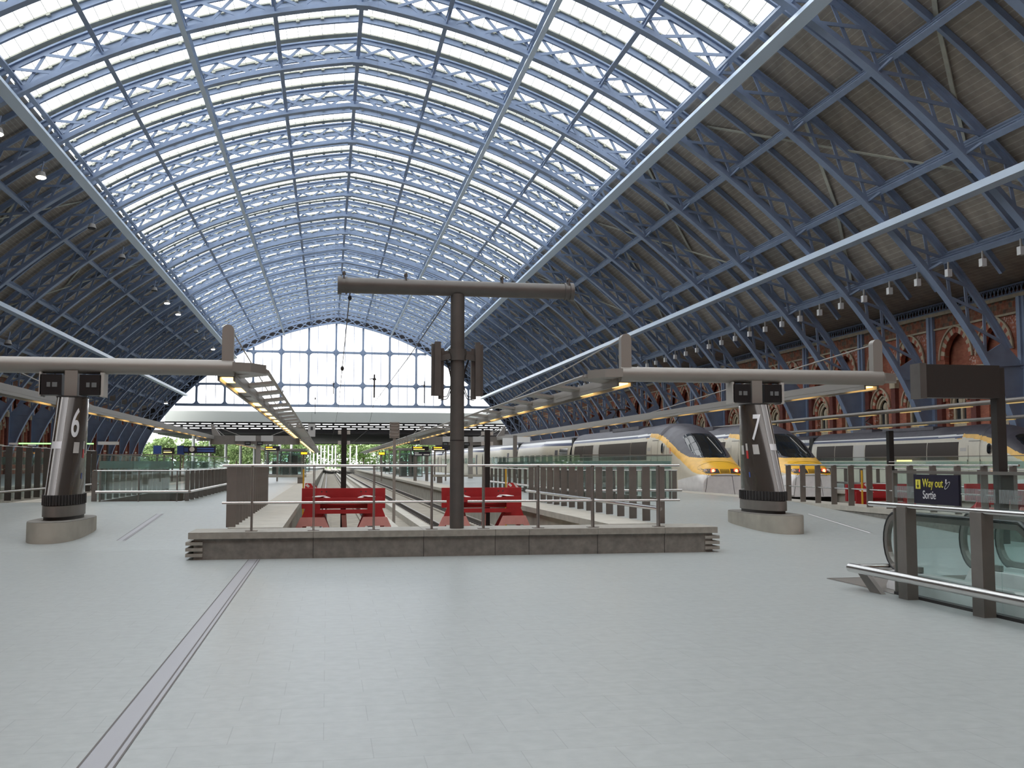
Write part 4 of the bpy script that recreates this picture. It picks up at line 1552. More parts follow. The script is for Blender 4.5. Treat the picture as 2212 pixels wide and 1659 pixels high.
boom(-2.25, 1, 23.82, 80.9, 'light boom with a louvred wing from the right end of the number 6 pylon beam')
boom(-8.65, -1, 23.82, 80.9, 'light boom from the left end of the number 6 pylon beam')
boom(7.0, -1, 23.82, 80.9, 'light boom with a louvred wing from the left end of the number 7 pylon beam')
boom(13.4, 1, 23.82, 80.9, 'light boom from the right end of the number 7 pylon beam')
boom(-2.25, 1, 81.6, 200.0, 'far light boom continuing beyond the left gantry on the side of the centre well', stay=False)
boom(-8.65, -1, 81.6, 200.0, 'far light boom continuing beyond the left gantry on its outer side', stay=False, wing=False)
boom(7.0, -1, 81.6, 200.0, 'far light boom continuing beyond the right gantry on the side of the centre well', stay=False)
boom(23.0, -1, 23.7, 120.0, 'light boom above the gap between the second and third trains, the higher one', z=3.75, stay=False, wing=False, dim=True, slim=True)
boom(29.6, 1, 23.7, 120.0, 'light boom above the third train, the lower one', z=3.62, stay=False, wing=False, dim=True, slim=True)

# ------------------------------------------------------------------ trains
def interp(x, xs_, ys_):
    return float(np.interp(x, xs_, ys_))
NY = [0, .08, .2, .4, .8, 1.2, 1.6, 2.0, 2.5, 3.0, 3.5, 4.0, 4.6, 5.4, 6.2, 7.5, 9]
NZ = [1.42, 1.56, 1.66, 1.78, 1.96, 2.12, 2.30, 2.52, 2.84, 3.14, 3.38, 3.55, 3.68, 3.77, 3.80, 3.76, 3.74]
NW = [.98, 1.06, 1.10, 1.14, 1.19, 1.23, 1.27, 1.30, 1.33, 1.36, 1.38, 1.39, 1.40, 1.41, 1.41, 1.41, 1.41]
def section(y, zt, ws, n=156, zb=0.42):
    """ring of a car body at one station, from bottom left over the roof to bottom right"""
    pts = []
    zc = zb + 0.52 * (zt - zb)
    m = n // 2
    ex = 2.9 if y > 5 else 2.35
    low = 30
    for k in range(low):
        z = zb + (zc - zb) * k / low
        q = (zc - z) / (zc - zb)
        pts.append((-ws * (1 - 0.05 * q * q - 0.06 * max(0, (q - 0.8) / 0.2) ** 2), z))
    top = n - 2 * low
    for k in range(top + 1):
        a = math.pi * (1 - k / top)
        c, s_ = math.cos(a), math.sin(a)
        pts.append((ws * math.copysign(abs(c) ** (2 / ex), c), zc + (zt - zc) * abs(s_) ** (2 / ex)))
    for k in range(low - 1, -1, -1):
        p = pts[k]
        pts.append((-p[0], p[1]))
    return pts

CARM = ['cream', 'hood', 'yellow_hood', 'yellow', 'silver', 'windscreen', 'roof_grey', 'navy', 'white', 'underframe']
def nose_mat(x, y, z):
    ax = abs(x)
    if y < 6.4:
        zh = interp(y, [0, .9, 1.3, 1.8, 2.4, 3.2, 4.0, 4.8, 5.3, 6.4], [2.6, 2.25, 2.10, 2.12, 2.3, 2.62, 2.92, 3.12, 3.22, 3.28])   # lower edge of the dark hood
        zh2 = interp(ax, [0, .5, .8, 1.1], [0, 0, .03, .12])
        zy = interp(y, [0, .5, .9, 1.8, 3.0, 4.2, 5.0, 5.6, 6.4], [1.36, 1.42, 1.50, 1.84, 2.34, 2.78, 2.98, 3.08, 3.14])
        if ((x / 0.80) ** 4 + ((z - 2.67) / 0.56) ** 4) < 1 and y < 4.2 and y > 0.9:
            return 5
        if z > zh + zh2 * 0.3 and y > 0.95 + 0.35 * ax:
            return 1
        if z > zy:
            if y < 1.0 and ax < 1.0 - 0.25 * y and z < 1.97:
                return 3
            return 2
        if y < 2.4 and z < 1.40 - 0.12 * y:
            return 4
        return 0
    if z > 3.28:
        return 1 if y < 8 else 6
    if z > 3.20:
        return 8
    if z > 3.10:
        return 7
    if y < 8.5 and z > 3.05 + 0.04 * (y - 6.4):
        return 2
    return 0

def car_mat(x, y, z):
    if z > 3.42:
        return 6
    if z > 3.24:
        return 8
    if z > 3.06:
        return 7
    return 0

def body_mesh(stations, fmat, name):
    mb = MB()
    rings = []
    for y, zt, ws in stations:
        rings.append([(p[0], y, p[1]) for p in section(y, zt, ws)])
    n = len(rings[0])
    vs_ = [p for r in rings for p in r]
    base = 0
    mb.v = vs_
    for k in range(len(rings) - 1):
        for i in range(n - 1):
            f = [k * n + i, (k + 1) * n + i, (k + 1) * n + i + 1, k * n + i + 1]
            c = [sum(vs_[j][q] for j in f) / 4 for q in range(3)]
            mb.f.append(f)
            mb.mi.append(fmat(*c))
            mb.sm.append(True)
        mb.f.append([k * n + n - 1, (k + 1) * n + n - 1, (k + 1) * n, k * n])
        mb.mi.append(9)
        mb.sm.append(False)
    mb.f.append(list(range(n)))
    mb.mi.append(4 if fmat is nose_mat else 9)
    mb.sm.append(False)
    mb.f.append([len(vs_) - 1 - i for i in range(n)])
    mb.mi.append(9)
    mb.sm.append(False)
    return mb.mesh(name, CARM)

st = [(y, interp(y, NY, NZ), interp(y, NY, NW)) for y in list(np.arange(0, 0.5, 0.03)) + list(np.arange(0.5, 7.0, 0.03)) + list(np.arange(7, 22.6, 1.5)) + [22.3]]
POWER = body_mesh(st, nose_mat, 'power_car')
CARRIAGE = body_mesh([(0, 3.70, 1.41), (9, 3.70, 1.41), (18.5, 3.70, 1.41)], car_mat, 'carriage')

def side_rect(mb, s, y0, y1, z0, z1, d=0.012, mi=0, r=0.0):
    def xw(z):
        zb, zt, ws = 0.42, 3.74, 1.41
        zc = zb + 0.52 * (zt - zb)
        if z <= zc:
            return ws * (1 - 0.05 * ((zc - z) / (zc - zb)) ** 2)
        return ws * (1 - ((z - zc) / (zt - zc)) ** 2.9) ** (1 / 2.9)
    if r > 0:
        pts = []
        for (cy, cz, a0) in ((y1 - r, z1 - r, 0), (y0 + r, z1 - r, 90), (y0 + r, z0 + r, 180), (y1 - r, z0 + r, 270)):
            for k in range(6):
                a = math.radians(a0 + 18 * k)
                pts.append((cy + r * math.cos(a), cz + r * math.sin(a)))
        mb.add([(s * (xw(p[1]) + d), p[0], p[1]) for p in pts], [tuple(range(len(pts)))], mi)
        return
    n = 6
    rows = []
    for k in range(n + 1):
        z = z0 + (z1 - z0) * k / n
        rows.append([(s * (xw(z) + d), y0, z), (s * (xw(z) + d), y1, z)])
    mb.sweep(rows, closed=False, caps=False, mi=mi, smooth=True)

def train(lab, x, y, n_cars, lit_l=True, lit_r=True, slot=False):
    t = thing('train', lab, 'train', (x, y, RAIL), 'trains at the platforms')
    pc = obj('power_car', POWER, t)
    for s in (-1, 1):
        b = MB()
        side_rect(b, s, 6.6, 9.3, 2.02, 2.92); side_rect(b, s, 9.36, 15.6, 2.02, 2.92)
        side_rect(b, s, 17.0, 19.2, 2.02, 2.92); side_rect(b, s, 19.26, 21.6, 2.02, 2.92)
        b.build('louvre_panel', 'brown_panel', pc)
        b = MB(); side_rect(b, s, 15.66, 16.94, 2.02, 2.92); b.build('grey_panel', 'grey_light', pc)
        b = MB(); side_rect(b, s, 4.05, 4.35, 2.32, 2.80, 0.02, r=0.14); b.build('cab_window', 'windscreen', pc)
        b = MB()
        for y0 in (4.9, 5.8, 3.55):
            side_rect(b, s, y0, y0 + 0.022, 0.95, 2.95, 0.010)
        side_rect(b, s, 4.9, 5.82, 2.93, 2.955, 0.010)
        b.build('door_seam', 'dark', pc)
        b = MB()
        for y0 in (4.85, 5.85):
            side_rect(b, s, y0 - 0.03, y0 + 0.03, 1.72, 2.05, 0.03)
        b.build('grab_rail', 'dark', pc)
        b = MB(); side_rect(b, s, 5.95, 6.45, 2.45, 2.62, 0.012); b.build('number_plate', 'grey_light', pc)
    # front: lights, grille, bumper seams
    def front_y(x_, z):
        yy_ = np.linspace(0, 2, 201)
        for q in yy_:
            zt, ws = interp(q, NY, NZ), interp(q, NY, NW)
            zc = 0.42 + 0.52 * (zt - 0.42)
            if z <= zc:
                inside = abs(x_) <= ws * (1 - 0.05 * ((zc - z) / (zc - 0.42)) ** 2)
            else:
                inside = (abs(x_) / ws) ** 2.35 + ((z - zc) / (zt - zc)) ** 2.35 <= 1
            if inside:
                return float(q)
        return 2.0
    def patch(name, m, pts, d=0.012, parent=pc):
        b = MB()
        # subdivide the quad so that it hugs the nose
        n = 6
        rows = []
        for i in range(n + 1):
            u = i / n
            row = []
            for j in range(n + 1):
                v = j / n
                px = (pts[0][0] * (1 - u) + pts[1][0] * u) * (1 - v) + (pts[3][0] * (1 - u) + pts[2][0] * u) * v
                pz = (pts[0][1] * (1 - u) + pts[1][1] * u) * (1 - v) + (pts[3][1] * (1 - u) + pts[2][1] * u) * v
                row.append((px, front_y(px, pz) - d, pz))
            rows.append(row)
        b.sweep(rows, closed=False, caps=False, smooth=True)
        return b.build(name, m, parent)
    for s, lit in ((-1, lit_l), (1, lit_r)):
        cl = patch('light_cluster', 'dark', [(s * 0.24, 1.44), (s * 0.84, 1.44), (s * 1.02, 1.63), (s * 0.28, 1.63)], 0.014)
        cx, cz = s * 0.52, 1.545
        fy = front_y(cx, cz) - 0.04
        b = MB(); b.tube((cx, fy + 0.03, cz), (cx, fy - 0.012, cz), 0.10, 18); b.build('tail_lamp', 'lamp_red' if lit else 'red', cl)
        if lit:
            b = MB(); b.tube((cx, fy, cz), (cx, fy - 0.018, cz), 0.065, 16); b.build('lamp_core', 'lamp_core', cl)
        cx2 = s * 0.80
        b = MB(); b.tube((cx2, front_y(cx2, cz) + 0.02, cz), (cx2, front_y(cx2, cz) - 0.03, cz), 0.075, 16); b.build('headlamp', 'silver', cl)
    b = MB()
    for i in range(7):
        for j in range(4):
            px, pz = -0.18 + 0.06 * i, 1.46 + 0.045 * j
            fy = front_y(px, pz) - 0.016
            b.box(px - 0.02, px + 0.02, fy - 0.004, fy + 0.01, pz - 0.014, pz + 0.014)
    b.build('grille', 'dark', pc)
    b = MB()
    for a, c in (((-0.80, 1.34), (0.80, 1.34)), ((-0.80, 1.34), (-0.93, 0.45)), ((0.80, 1.34), (0.93, 0.45)), ((0.30, 1.34), (0.42, 0.45))):
        pts = []
        for k in range(9):
            px, pz = a[0] + (c[0] - a[0]) * k / 8, a[1] + (c[1] - a[1]) * k / 8
            pts.append((px, front_y(px, pz) - 0.004, pz))
        b.path(pts, 0.010, 5)
    pts = []
    for k in range(17):
        px = -0.98 + 1.96 * k / 16
        pz = 1.68 + 0.27 * math.cos(px / 0.98 * math.pi / 2) ** 0.7 if abs(px) < 0.97 else 1.68
        pts.append((px, front_y(px, pz) - 0.004, pz))
    b.path(pts, 0.008, 5)
    b.build('panel_seam', 'dark', pc)
    # wiper
    b = MB()
    pts = []
    for k in range(6):
        px, pz = 0.30 + 0.22 * k / 5, 3.06 - 0.75 * k / 5
        pts.append((px, 0, pz))
    def ws_y(px, pz):
        for q in np.linspace(0.8, 4.5, 371):
            zt, ws = interp(q, NY, NZ), interp(q, NY, NW)
            zc = 0.42 + 0.52 * (zt - 0.42)
            if zt > pz and (abs(px) / ws) ** 2.35 + max(0, (pz - zc) / (zt - zc)) ** 2.35 <= 1:
                return float(q)
        return 3.0
    b.path([(p[0], ws_y(p[0], p[2]) - 0.03, p[2]) for p in pts], 0.014, 5)
    b.build('wiper', 'grey_light', pc)
    # roof gear and pantograph
    b = MB()
    b.box(-0.9, 0.9, 9.5, 14.5, 3.6, 3.78); b.box(-0.6, 0.6, 16.2, 18.4, 3.6, 3.86)
    b.build('roof_equipment', 'roof_grey', pc)
    b = MB()
    b.path([(0, 16.4, 3.9), (0, 18.0, 4.35), (0, 16.6, 5.0)], 0.035, 6)
    b.path([(-0.8, 16.55, 4.9), (-0.6, 16.6, 5.02), (0.6, 16.6, 5.02), (0.8, 16.55, 4.9)], 0.03, 6)
    b.path([(-0.6, 16.85, 5.0), (0.6, 16.85, 5.0)], 0.025, 6)
    b.build('pantograph', 'dark', pc)
    b = MB()
    b.box(-1.2, 1.2, 0.6, 22, 0.12, 0.45)
    b.build('underframe', 'underframe', pc)
    if slot:
        b = MB(); side_rect(b, -1, 10.7, 12.2, 1.95, 2.05, 0.02); b.build('lit_slot', 'lamp_yellow', pc)
    yb = 22.9
    for k in range(n_cars):
        c = obj('carriage', CARRIAGE, t, (0, yb, 0))
        b = MB()
        if k == 0:
            for s in (-1, 1):
                side_rect(b, s, 0.6, 3.0, 2.0, 2.85)
        for s in (-1, 1):
            for j in range(6):
                side_rect(b, s, 5.0 + j * 2.15, 6.6 + j * 2.15, 1.85, 2.45, r=0.12)
        b.build('window', 'train_window', c)
        b = MB()
        for s in (-1, 1):
            side_rect(b, s, 3.5, 4.4, 0.7, 2.75)
        b.build('door', 'roof_grey', c)
        b = MB(); b.box(-1.2, 1.2, 0.3, 18.2, 0.1, 0.45); b.build('underframe', 'underframe', c)
        b = MB(); b.box(-1.25, 1.25, -0.55, 0.0, 0.5, 3.5); b.build('gangway', 'underframe', c)
        yb += 19.05
    return t

t1 = train('yellow nosed express train with two lit red tail lamps, left of the number 7 pylon', 16.72, 41.9, 6)
text('red_number', '18', 0.42, (-1.405, 3.25, 2.30), (math.radians(90), 0, math.radians(-90)), 'red_text', [c for c in t1.children if c.name.startswith('power_car')][0], sx=0.6)
train('yellow nosed express train standing just behind and right of the number 7 pylon', 20.75, 41.9, 5)
train('express train seen side on at the right edge, by the brick wall', 32.0, 39.7, 5, slot=True)

# ------------------------------------------------------------------ escalator enclosure in the right foreground
GX = 7.01
ENC_Y0, ENC_Y1 = 2.0, 11.98
t = thing('escalator_balustrade', 'glass and steel balustrade with bright handrail round the escalators at the right', 'balustrade', (GX, ENC_Y1, 0))
L = ENC_Y1 - ENC_Y0
posts = [-0.46, -1.92, -3.38, -4.84, -6.30, -7.76, -9.22]
for y in posts:
    b = MB(); b.box(-0.19, -0.05, y - 0.1, y + 0.1, 0, 1.10); b.build('post', 'fin', t)
edges_ = [0.0, -2.06, -4.12, -6.18, -8.24, -L]
for a, c in zip(edges_[:-1], edges_[1:]):
    b = MB(); b.box(-0.010, 0.010, c + 0.008, a - 0.008, 0.03, 1.50); b.build('glass_panel', 'pane', t)
b = MB(); b.box(0.02, 3.3, -0.01, 0.01, 0.03, 1.50)
b = MB(); b.box(-0.022, 0.022, -L, 0.0, 1.50, 1.535); b.build('top_cap', 'steel_dull', t)
b = MB(); b.box(-0.026, 0.026, -0.03, 0.0, 0.0, 1.52); b.build('end_post', 'steel_dull', t)
b = MB(); b.tube((-0.15, 0.33, 1.11), (-0.15, -L, 1.11), 0.032, 16); b.build('handrail', 'steel', t)
b = MB(); b.tube((-0.30, 0.60, 0.275), (-0.30, -L, 0.275), 0.056, 18)
b.tube((-0.30, 0.58, 0.275), (0.35, 0.58, 0.275), 0.04, 14)
b.build('bumper_rail', 'steel', t)
b = MB()
pl = [(0.62, 0.25), (0.40, 0.25), (-0.02, 0.0), (0.26, 0.0)]
b.plate(pl, lambda u, v, q: (q, u, v), -0.22, -0.16); b.build('rail_strut', 'fin', t)
for y in posts:
    b = MB(); b.bar((-0.28, y, 0.275), (-0.12, y, 0.275), 0.05, 0.05); b.build('rail_bracket', 'fin', t)
b = MB(); b.box(-0.04, 0.05, -L, 0.0, 0.0, 0.035); b.build('base_channel', 'dark', t)
for a, c in zip(edges_[:-1], edges_[1:]):
    b = MB()
    y = a - 0.03
    while y > c + 0.03:
        if not (-1.47 < y < -0.52):
            b.box(-0.014, -0.012, y - 0.006, y + 0.006, 1.20, 1.345)
        y -= 0.022
    b.build('frosted_band', 'frit', t)
for y in (-2.06, -4.12):
    b = MB(); b.box(-0.06, 0.03, y - 0.03, y + 0.03, 1.09, 1.13); b.build('glass_clamp', 'steel_dull', t)

# the exit sign fixed to the glass
sg = thing('exit_sign', 'dark navy Way out Sortie sign fixed to the escalator glass', 'sign', (GX - 0.03, 11.46, 1.145))
SW, SH = 0.90, 0.345
b = MB(); b.box(-0.015, 0.012, -SW, 0, 0, SH); b.build('panel', 'sign_navy', sg)
rot = (math.radians(90), 0, math.radians(-90))
text('way_out_text', 'Way out', 0.142, (-0.017, -0.190, 0.200), rot, 'sign_yellow', sg, sx=0.82)
text('sortie_text', 'Sortie', 0.138, (-0.017, -0.190, 0.062), rot, 'sign_white', sg, sx=0.80)
b = MB(); b.box(-0.018, -0.015, -0.145, -0.045, 0.175, 0.285); b.build('arrow_panel', 'sign_yellow', sg)
b = MB()
b.box(-0.020, -0.018, -0.100, -0.090, 0.205, 0.27)
b.plate([(-0.095, 0.185), (-0.120, 0.215), (-0.113, 0.222), (-0.095, 0.20), (-0.077, 0.222), (-0.070, 0.215)], lambda u, v, q: (q, u, v), -0.020, -0.018)
b.build('arrow', 'sign_navy', sg)
b = MB()
pts = []
for k in range(25):
    a = 2 * math.pi * k / 24
    u, v = 0.062 * math.cos(a), 0.020 * math.sin(a)
    if abs(u) > 0.045:
        pass
    cs, sn = math.cos(math.radians(38)), math.sin(math.radians(38))
    pts.append((-0.018, -0.69 - (u * cs - v * sn), 0.225 + u * sn + v * cs))
b.path(pts, 0.0035, 5)
b.tube((-0.020, -0.668, 0.285), (-0.016, -0.668, 0.285), 0.011, 10)
b.path([(-0.018, -0.668, 0.275), (-0.018, -0.668, 0.245)], 0.009, 6)
b.build('escalator_symbol', 'sign_white', sg)

# escalators going down towards the camera
def escalator(x, lab):
    t = thing('escalator', lab, 'escalator', (x, 12.35, 0), 'escalators behind the glass')
    LEN = 9.0
    slope = math.tan(math.radians(30))
    def zline(y, z0):
        # y runs from 0 at the newel towards the camera (negative)
        d = max(0.0, -y - 2.4)
        return z0 - slope * d
    for s in (-1, 1):
        xx = s * 0.55
        # handrail loop
        b = MB()
        R = 0.37
        zc = 0.62
        pts = []
        for k in range(13):
            a = math.radians(-90 + 180 * k / 12)
            pts.append((xx, R * math.cos(a) * 0.8 + 0.02, zc + R * math.sin(a)))
        top = [(xx, y, zline(y, zc + R)) for y in (-0.8, -1.6, -2.4, -3.0, -5.0, -LEN)]
        pts = [(xx, -0.5, zc - R)] + pts + top
        rr = []
        for i, p in enumerate(pts):
            d = Vector(pts[min(i + 1, len(pts) - 1)]) - Vector(pts[max(i - 1, 0)])
            d.normalize()
            nrm = Vector((1, 0, 0)).cross(d)
            w, h = 0.04, 0.022
            P3 = Vector(p)
            X = Vector((1, 0, 0))
            rr.append([P3 + X * w * math.cos(q * math.pi / 4) + nrm * h * math.sin(q * math.pi / 4) for q in range(8)])
        b.sweep(rr, smooth=True)
        b.build('handrail', 'rubber', t)
        b = MB()
        rr = []
        for i, p in enumerate(pts):
            d = Vector(pts[min(i + 1, len(pts) - 1)]) - Vector(pts[max(i - 1, 0)])
            d.normalize()
            nrm = Vector((1, 0, 0)).cross(d)
            P3 = Vector(p)
            X = Vector((1, 0, 0))
            rr.append([P3 + X * 0.032 + nrm * 0.02, P3 - X * 0.032 + nrm * 0.02, P3 - X * 0.032 + nrm * 0.085, P3 + X * 0.032 + nrm * 0.085])
        b.sweep(rr)
        b.build('newel_rim', 'steel_dull', t)
        b = MB()
        pl = [(p[1], p[2]) for p in pts[1:14]] + [(y, zline(y, zc + R)) for y in (-2.4, -LEN)] + [(-LEN, zline(-LEN, 0.18)), (-2.4, 0.18)]
        b.plate(pl, lambda u, v, q: (xx + q, u, v), -0.006, 0.006)
        b.build('glass_side', 'pane', t)
        b = MB()
        prof = [(0.15, 0.06), (0.0, 0.26), (-2.4, 0.26), (-LEN, zline(-LEN, 0.26)), (-LEN, zline(-LEN, -0.15)), (-2.4, -0.15), (-0.45, 0.0), (0.15, 0.012)]
        b.plate(prof, lambda u, v, q: (xx + q, u, v), -0.10, 0.10)
        b.build('skirt', 'silver', t)
    b = MB()
    for k in range(20):
        y = -1.0 - 0.4 * k
        z = zline(y - 0.2, 0.0) if k > 3 else 0.0
        b.box(-0.44, 0.44, y - 0.4, y, z - 0.25, z + 0.003)
    b.build('steps', 'steel_dull', t)
    return t
escalator(7.82, 'nearer escalator with black handrail loops behind the glass')
escalator(9.45, 'farther escalator with black handrail loops behind the glass')
t = thing('comb_plate', 'dark metal floor plate at the head of the escalators', 'floor plate', (7.0, 11.95, 0))
b = MB(); b.box(-0.02, 3.3, 0, 1.75, 0.0, 0.006); b.build('plate', 'steel_dull', t)
b = MB(); b.box(-0.04, 3.32, 1.75, 1.78, 0.0, 0.010); b.box(-0.05, -0.02, 0, 1.75, 0.0, 0.010); b.build('edge_strip', 'steel', t)
b = MB()
b.box(ESC[0] - 0.3, ESC[0], ESC[2], ESC[3], -6, -0.01); b.box(ESC[1], ESC[1] + 0.3, ESC[2], ESC[3], -6, -0.01)
b.box(ESC[0], ESC[1], ESC[3], ESC[3] + 0.3, -6, -0.01); b.box(ESC[0], ESC[1], ESC[2] - 0.3, ESC[2], -6, -0.01)
b.box(ESC[0], ESC[1], ESC[2], ESC[3], -6.2, -6)
struct(b.build('trim_5', 'grey_light'), 'pale lining of the opening in the floor for the escalators', 'floor opening')
t = thing('escalator_balustrade', 'glass and steel balustrade along the far side of the escalators', 'balustrade', (10.5, ENC_Y1, 0))
for y in posts:
    b = MB(); b.box(0.05, 0.19, y - 0.1, y + 0.1, 0, 1.10); b.build('post', 'fin', t)
b = MB(); b.box(-0.01, 0.01, -L, 0, 0.03, 1.5); b.build('glass_panel', 'pane', t)
b = MB(); b.box(-0.022, 0.022, -L, 0.0, 1.50, 1.535); b.build('top_cap', 'steel_dull', t)
b = MB(); b.tube((0.15, 0.3, 1.11), (0.15, -L, 1.11), 0.032, 16); b.build('handrail', 'steel', t)

# blank hanging sign on a post beyond the escalators
t = thing('hanging_sign', 'large blank dark sign on a brown post behind the escalators', 'sign', (13.55, 19.1, 0))
b = MB(); b.box(-0.10, 0.10, -0.1, 0.1, 0, 3.58); b.build('post', 'sign_brown', t)
b = MB(); b.box(-1.80, -0.05, -0.16, 0.16, 2.95, 3.62); b.build('panel', 'sign_brown', t)
b = MB(); b.box(-1.84, -1.70, -0.18, 0.18, 2.93, 3.64); b.build('end_frame', 'mast', t)
b = MB(); b.box(-0.17, 0.12, -0.24, -0.08, 0.9, 1.40); b.bar((-0.14, -0.2, 1.43), (0.13, -0.2, 1.43), 0.2, 0.02); b.build('control_box', 'sign_brown', t)

# ------------------------------------------------------------------ far gantries over the platforms
def gantry(x0, x1, xp, lab, panels, disp):
    t = thing('gantry', lab, 'gantry', (xp, 81.0, P))
    b = MB(); b.box(x0 - xp, x1 - xp, 0, 0.5, 2.62, 3.28); b.build('beam', 'fin', t)
    b = MB(); b.box(-0.17, 0.17, 0.05, 0.45, 0, 2.62); b.build('post', 'grey_paint', t)
    for a, c in panels:
        b = MB(); b.box(a - xp, c - xp, -0.12, -0.02, 2.86, 3.29); b.build('white_panel', 'white_panel', t)
    for a, c in disp:
        b = MB(); b.box(a - xp, c - xp, -0.1, 0.1, 2.55, 2.84); b.build('display', 'black', t)
        b = MB(); b.box(a - xp + 0.08, c - xp - 0.08, -0.112, -0.102, 2.66, 2.74); b.build('display_digits', 'screen_dim', t)
    for xx, s in ((x0, 1), (x1, -1)):
        b = MB()
        b.plate([(xx - xp, 4.15), (xx - xp + s * 0.12, 4.15), (xx - xp + s * 0.75, 3.28), (xx - xp + s * 0.15, 3.28)], lambda u, v, q: (u, q, v), 0.1, 0.35)
        b.build('end_fin', 'grey_paint', t)
        b = MB(); b.path([(xx - xp + s * 0.05, 0.2, 4.1), (xx - xp + s * 0.1, 14, 3.3)], 0.025, 5); b.path([(xx - xp + s * 0.05, 0.2, 4.1), (xx - xp + s * 2.2, 0.2, 3.28)], 0.02, 5); b.build('stay_rod', 'grey_paint', t)
    return t
gantry(-8.75, -2.1, -5.2, 'flat grey T gantry with white panels over the left platform far down', [(-9.75, -8.72), (-6.9, -5.4), (-5.0, -4.1)], [(-6.2, -5.75), (-5.3, -4.85)])
gantry(7.15, 13.98, 11.15, 'flat grey T gantry with white panels over the right platform far down', [(8.9, 10.9), (11.3, 12.3)], [(8.9, 9.35), (10.55, 11.05)])
t = thing('platform_sign', 'white sign board and sky coloured panel on a brown post just right of the far right gantry', 'sign', (10.92, 60.2, P))
b = MB(); b.box(-0.11, 0.11, -0.1, 0.1, 0, 2.82); b.build('post', 'fin', t)
b = MB(); b.box(0.11, 0.89, -0.12, 0.02, 2.42, 2.74); b.build('panel', 'white', t)
b = MB(); b.box(-0.74, -0.14, -0.1, 0.05, 2.24, 2.67); b.build('sky_gap_panel', 'white', t)  # white panel added for the bright sky seen left of the post

# ------------------------------------------------------------------ signs, boards and kiosks down the platforms
def board(name, lab, x0, x1, y, z0, z1, m='sign_navy', lines=(), post=None, group=None):
    zb = P
    xp = (x0 + x1) / 2
    t = thing(name, lab, 'sign', (xp, y, zb), group)
    b = MB(); b.box(x0 - xp, x1 - xp, -0.08, 0.08, z0 - zb, z1 - zb); b.build('panel', m, t)
    for (a, c, e, f, mm) in lines:
        b = MB(); b.box(x0 - xp + a * (x1 - x0), x0 - xp + c * (x1 - x0), -0.1, -0.085, z0 - zb + e * (z1 - z0), z0 - zb + f * (z1 - z0)); b.build('text_line', mm, t)
    b = MB()
    for q in ((0.15, 0.85) if post is None else post):
        xx = x0 - xp + q * (x1 - x0)
        b.box(xx - 0.05, xx + 0.05, -0.05, 0.05, 0, z0 - zb)
    b.build('post', 'fin', t)
    return t
board('departure_board', 'dark departure board with amber and yellow lines under the left gantry', -4.05, -3.1, 70, 2.48, 2.78, 'sign_navy', [(0.05, 0.5, 0.6, 0.8, 'lamp_orange'), (0.05, 0.75, 0.2, 0.38, 'lamp_yellow')])
board('departure_board', 'small amber lit board beside the left side of the centre tracks', -1.75, -1.3, 70, 2.20, 2.40, 'black', [(0.06, 0.94, 0.2, 0.85, 'lamp_orange')], post=(0.5,))
board('departure_board', 'dark departure board left of the tall mast, the nearer to the centre tracks', 5.62, 6.75, 70, 2.50, 2.78, 'sign_navy', [(0.08, 0.6, 0.6, 0.82, 'lamp_orange'), (0.08, 0.75, 0.2, 0.36, 'lamp_yellow')])
board('departure_board', 'dark departure board just left of the tall mast', 7.0, 8.07, 70, 2.50, 2.78, 'sign_navy', [(0.08, 0.6, 0.6, 0.82, 'lamp_orange'), (0.08, 0.75, 0.2, 0.36, 'lamp_yellow')])
board('platform_sign', 'dark sign with white lettering strips below the departure board', 5.65, 6.75, 69, 2.12, 2.42, 'sign_navy', [(0.06, 0.5, 0.2, 0.45, 'white'), (0.06, 0.3, 0.6, 0.8, 'white'), (0.6, 0.95, 0.2, 0.45, 'white')])
board('departure_board', 'small amber lit board on the right side of the centre tracks', 3.38, 3.80 + 0.0, 70, 2.18, 2.40, 'black', [(0.06, 0.94, 0.2, 0.85, 'lamp_orange')], post=(0.5,))
tb = board('platform_sign', 'wide dark sign with a white roundel behind the left stair opening', -9.2, -7.2, 70, 2.30, 2.75, 'sign_navy', [(0.42, 0.95, 0.2, 0.42, 'sign_blue'), (0.42, 0.95, 0.55, 0.75, 'sign_blue'), (0.02, 0.14, 0.2, 0.8, 'sign_blue')])
b = MB(); b.tube((-0.48, -0.1, 2.09), (-0.48, -0.12, 2.09), 0.16, 20); b.build('roundel', 'white', tb)
board('banner', 'small blue banner on a post at the far left of the platform', -11.25, -10.75, 71, 2.25, 2.8, 'sign_blue', post=(0.5,), group='blue banners on the left platform')
board('banner', 'small blue banner on a post beside the sign with the roundel', -9.75, -9.3, 71.0, 2.2, 2.8, 'sign_blue', post=(0.5,), group='blue banners on the left platform')
board('platform_sign', 'dark sign with small yellow lines between the two blue banners', -10.6, -9.85, 70.5, 2.25, 2.65, 'sign_brown', [(0.1, 0.8, 0.2, 0.35, 'lamp_yellow'), (0.1, 0.7, 0.5, 0.62, 'white')])

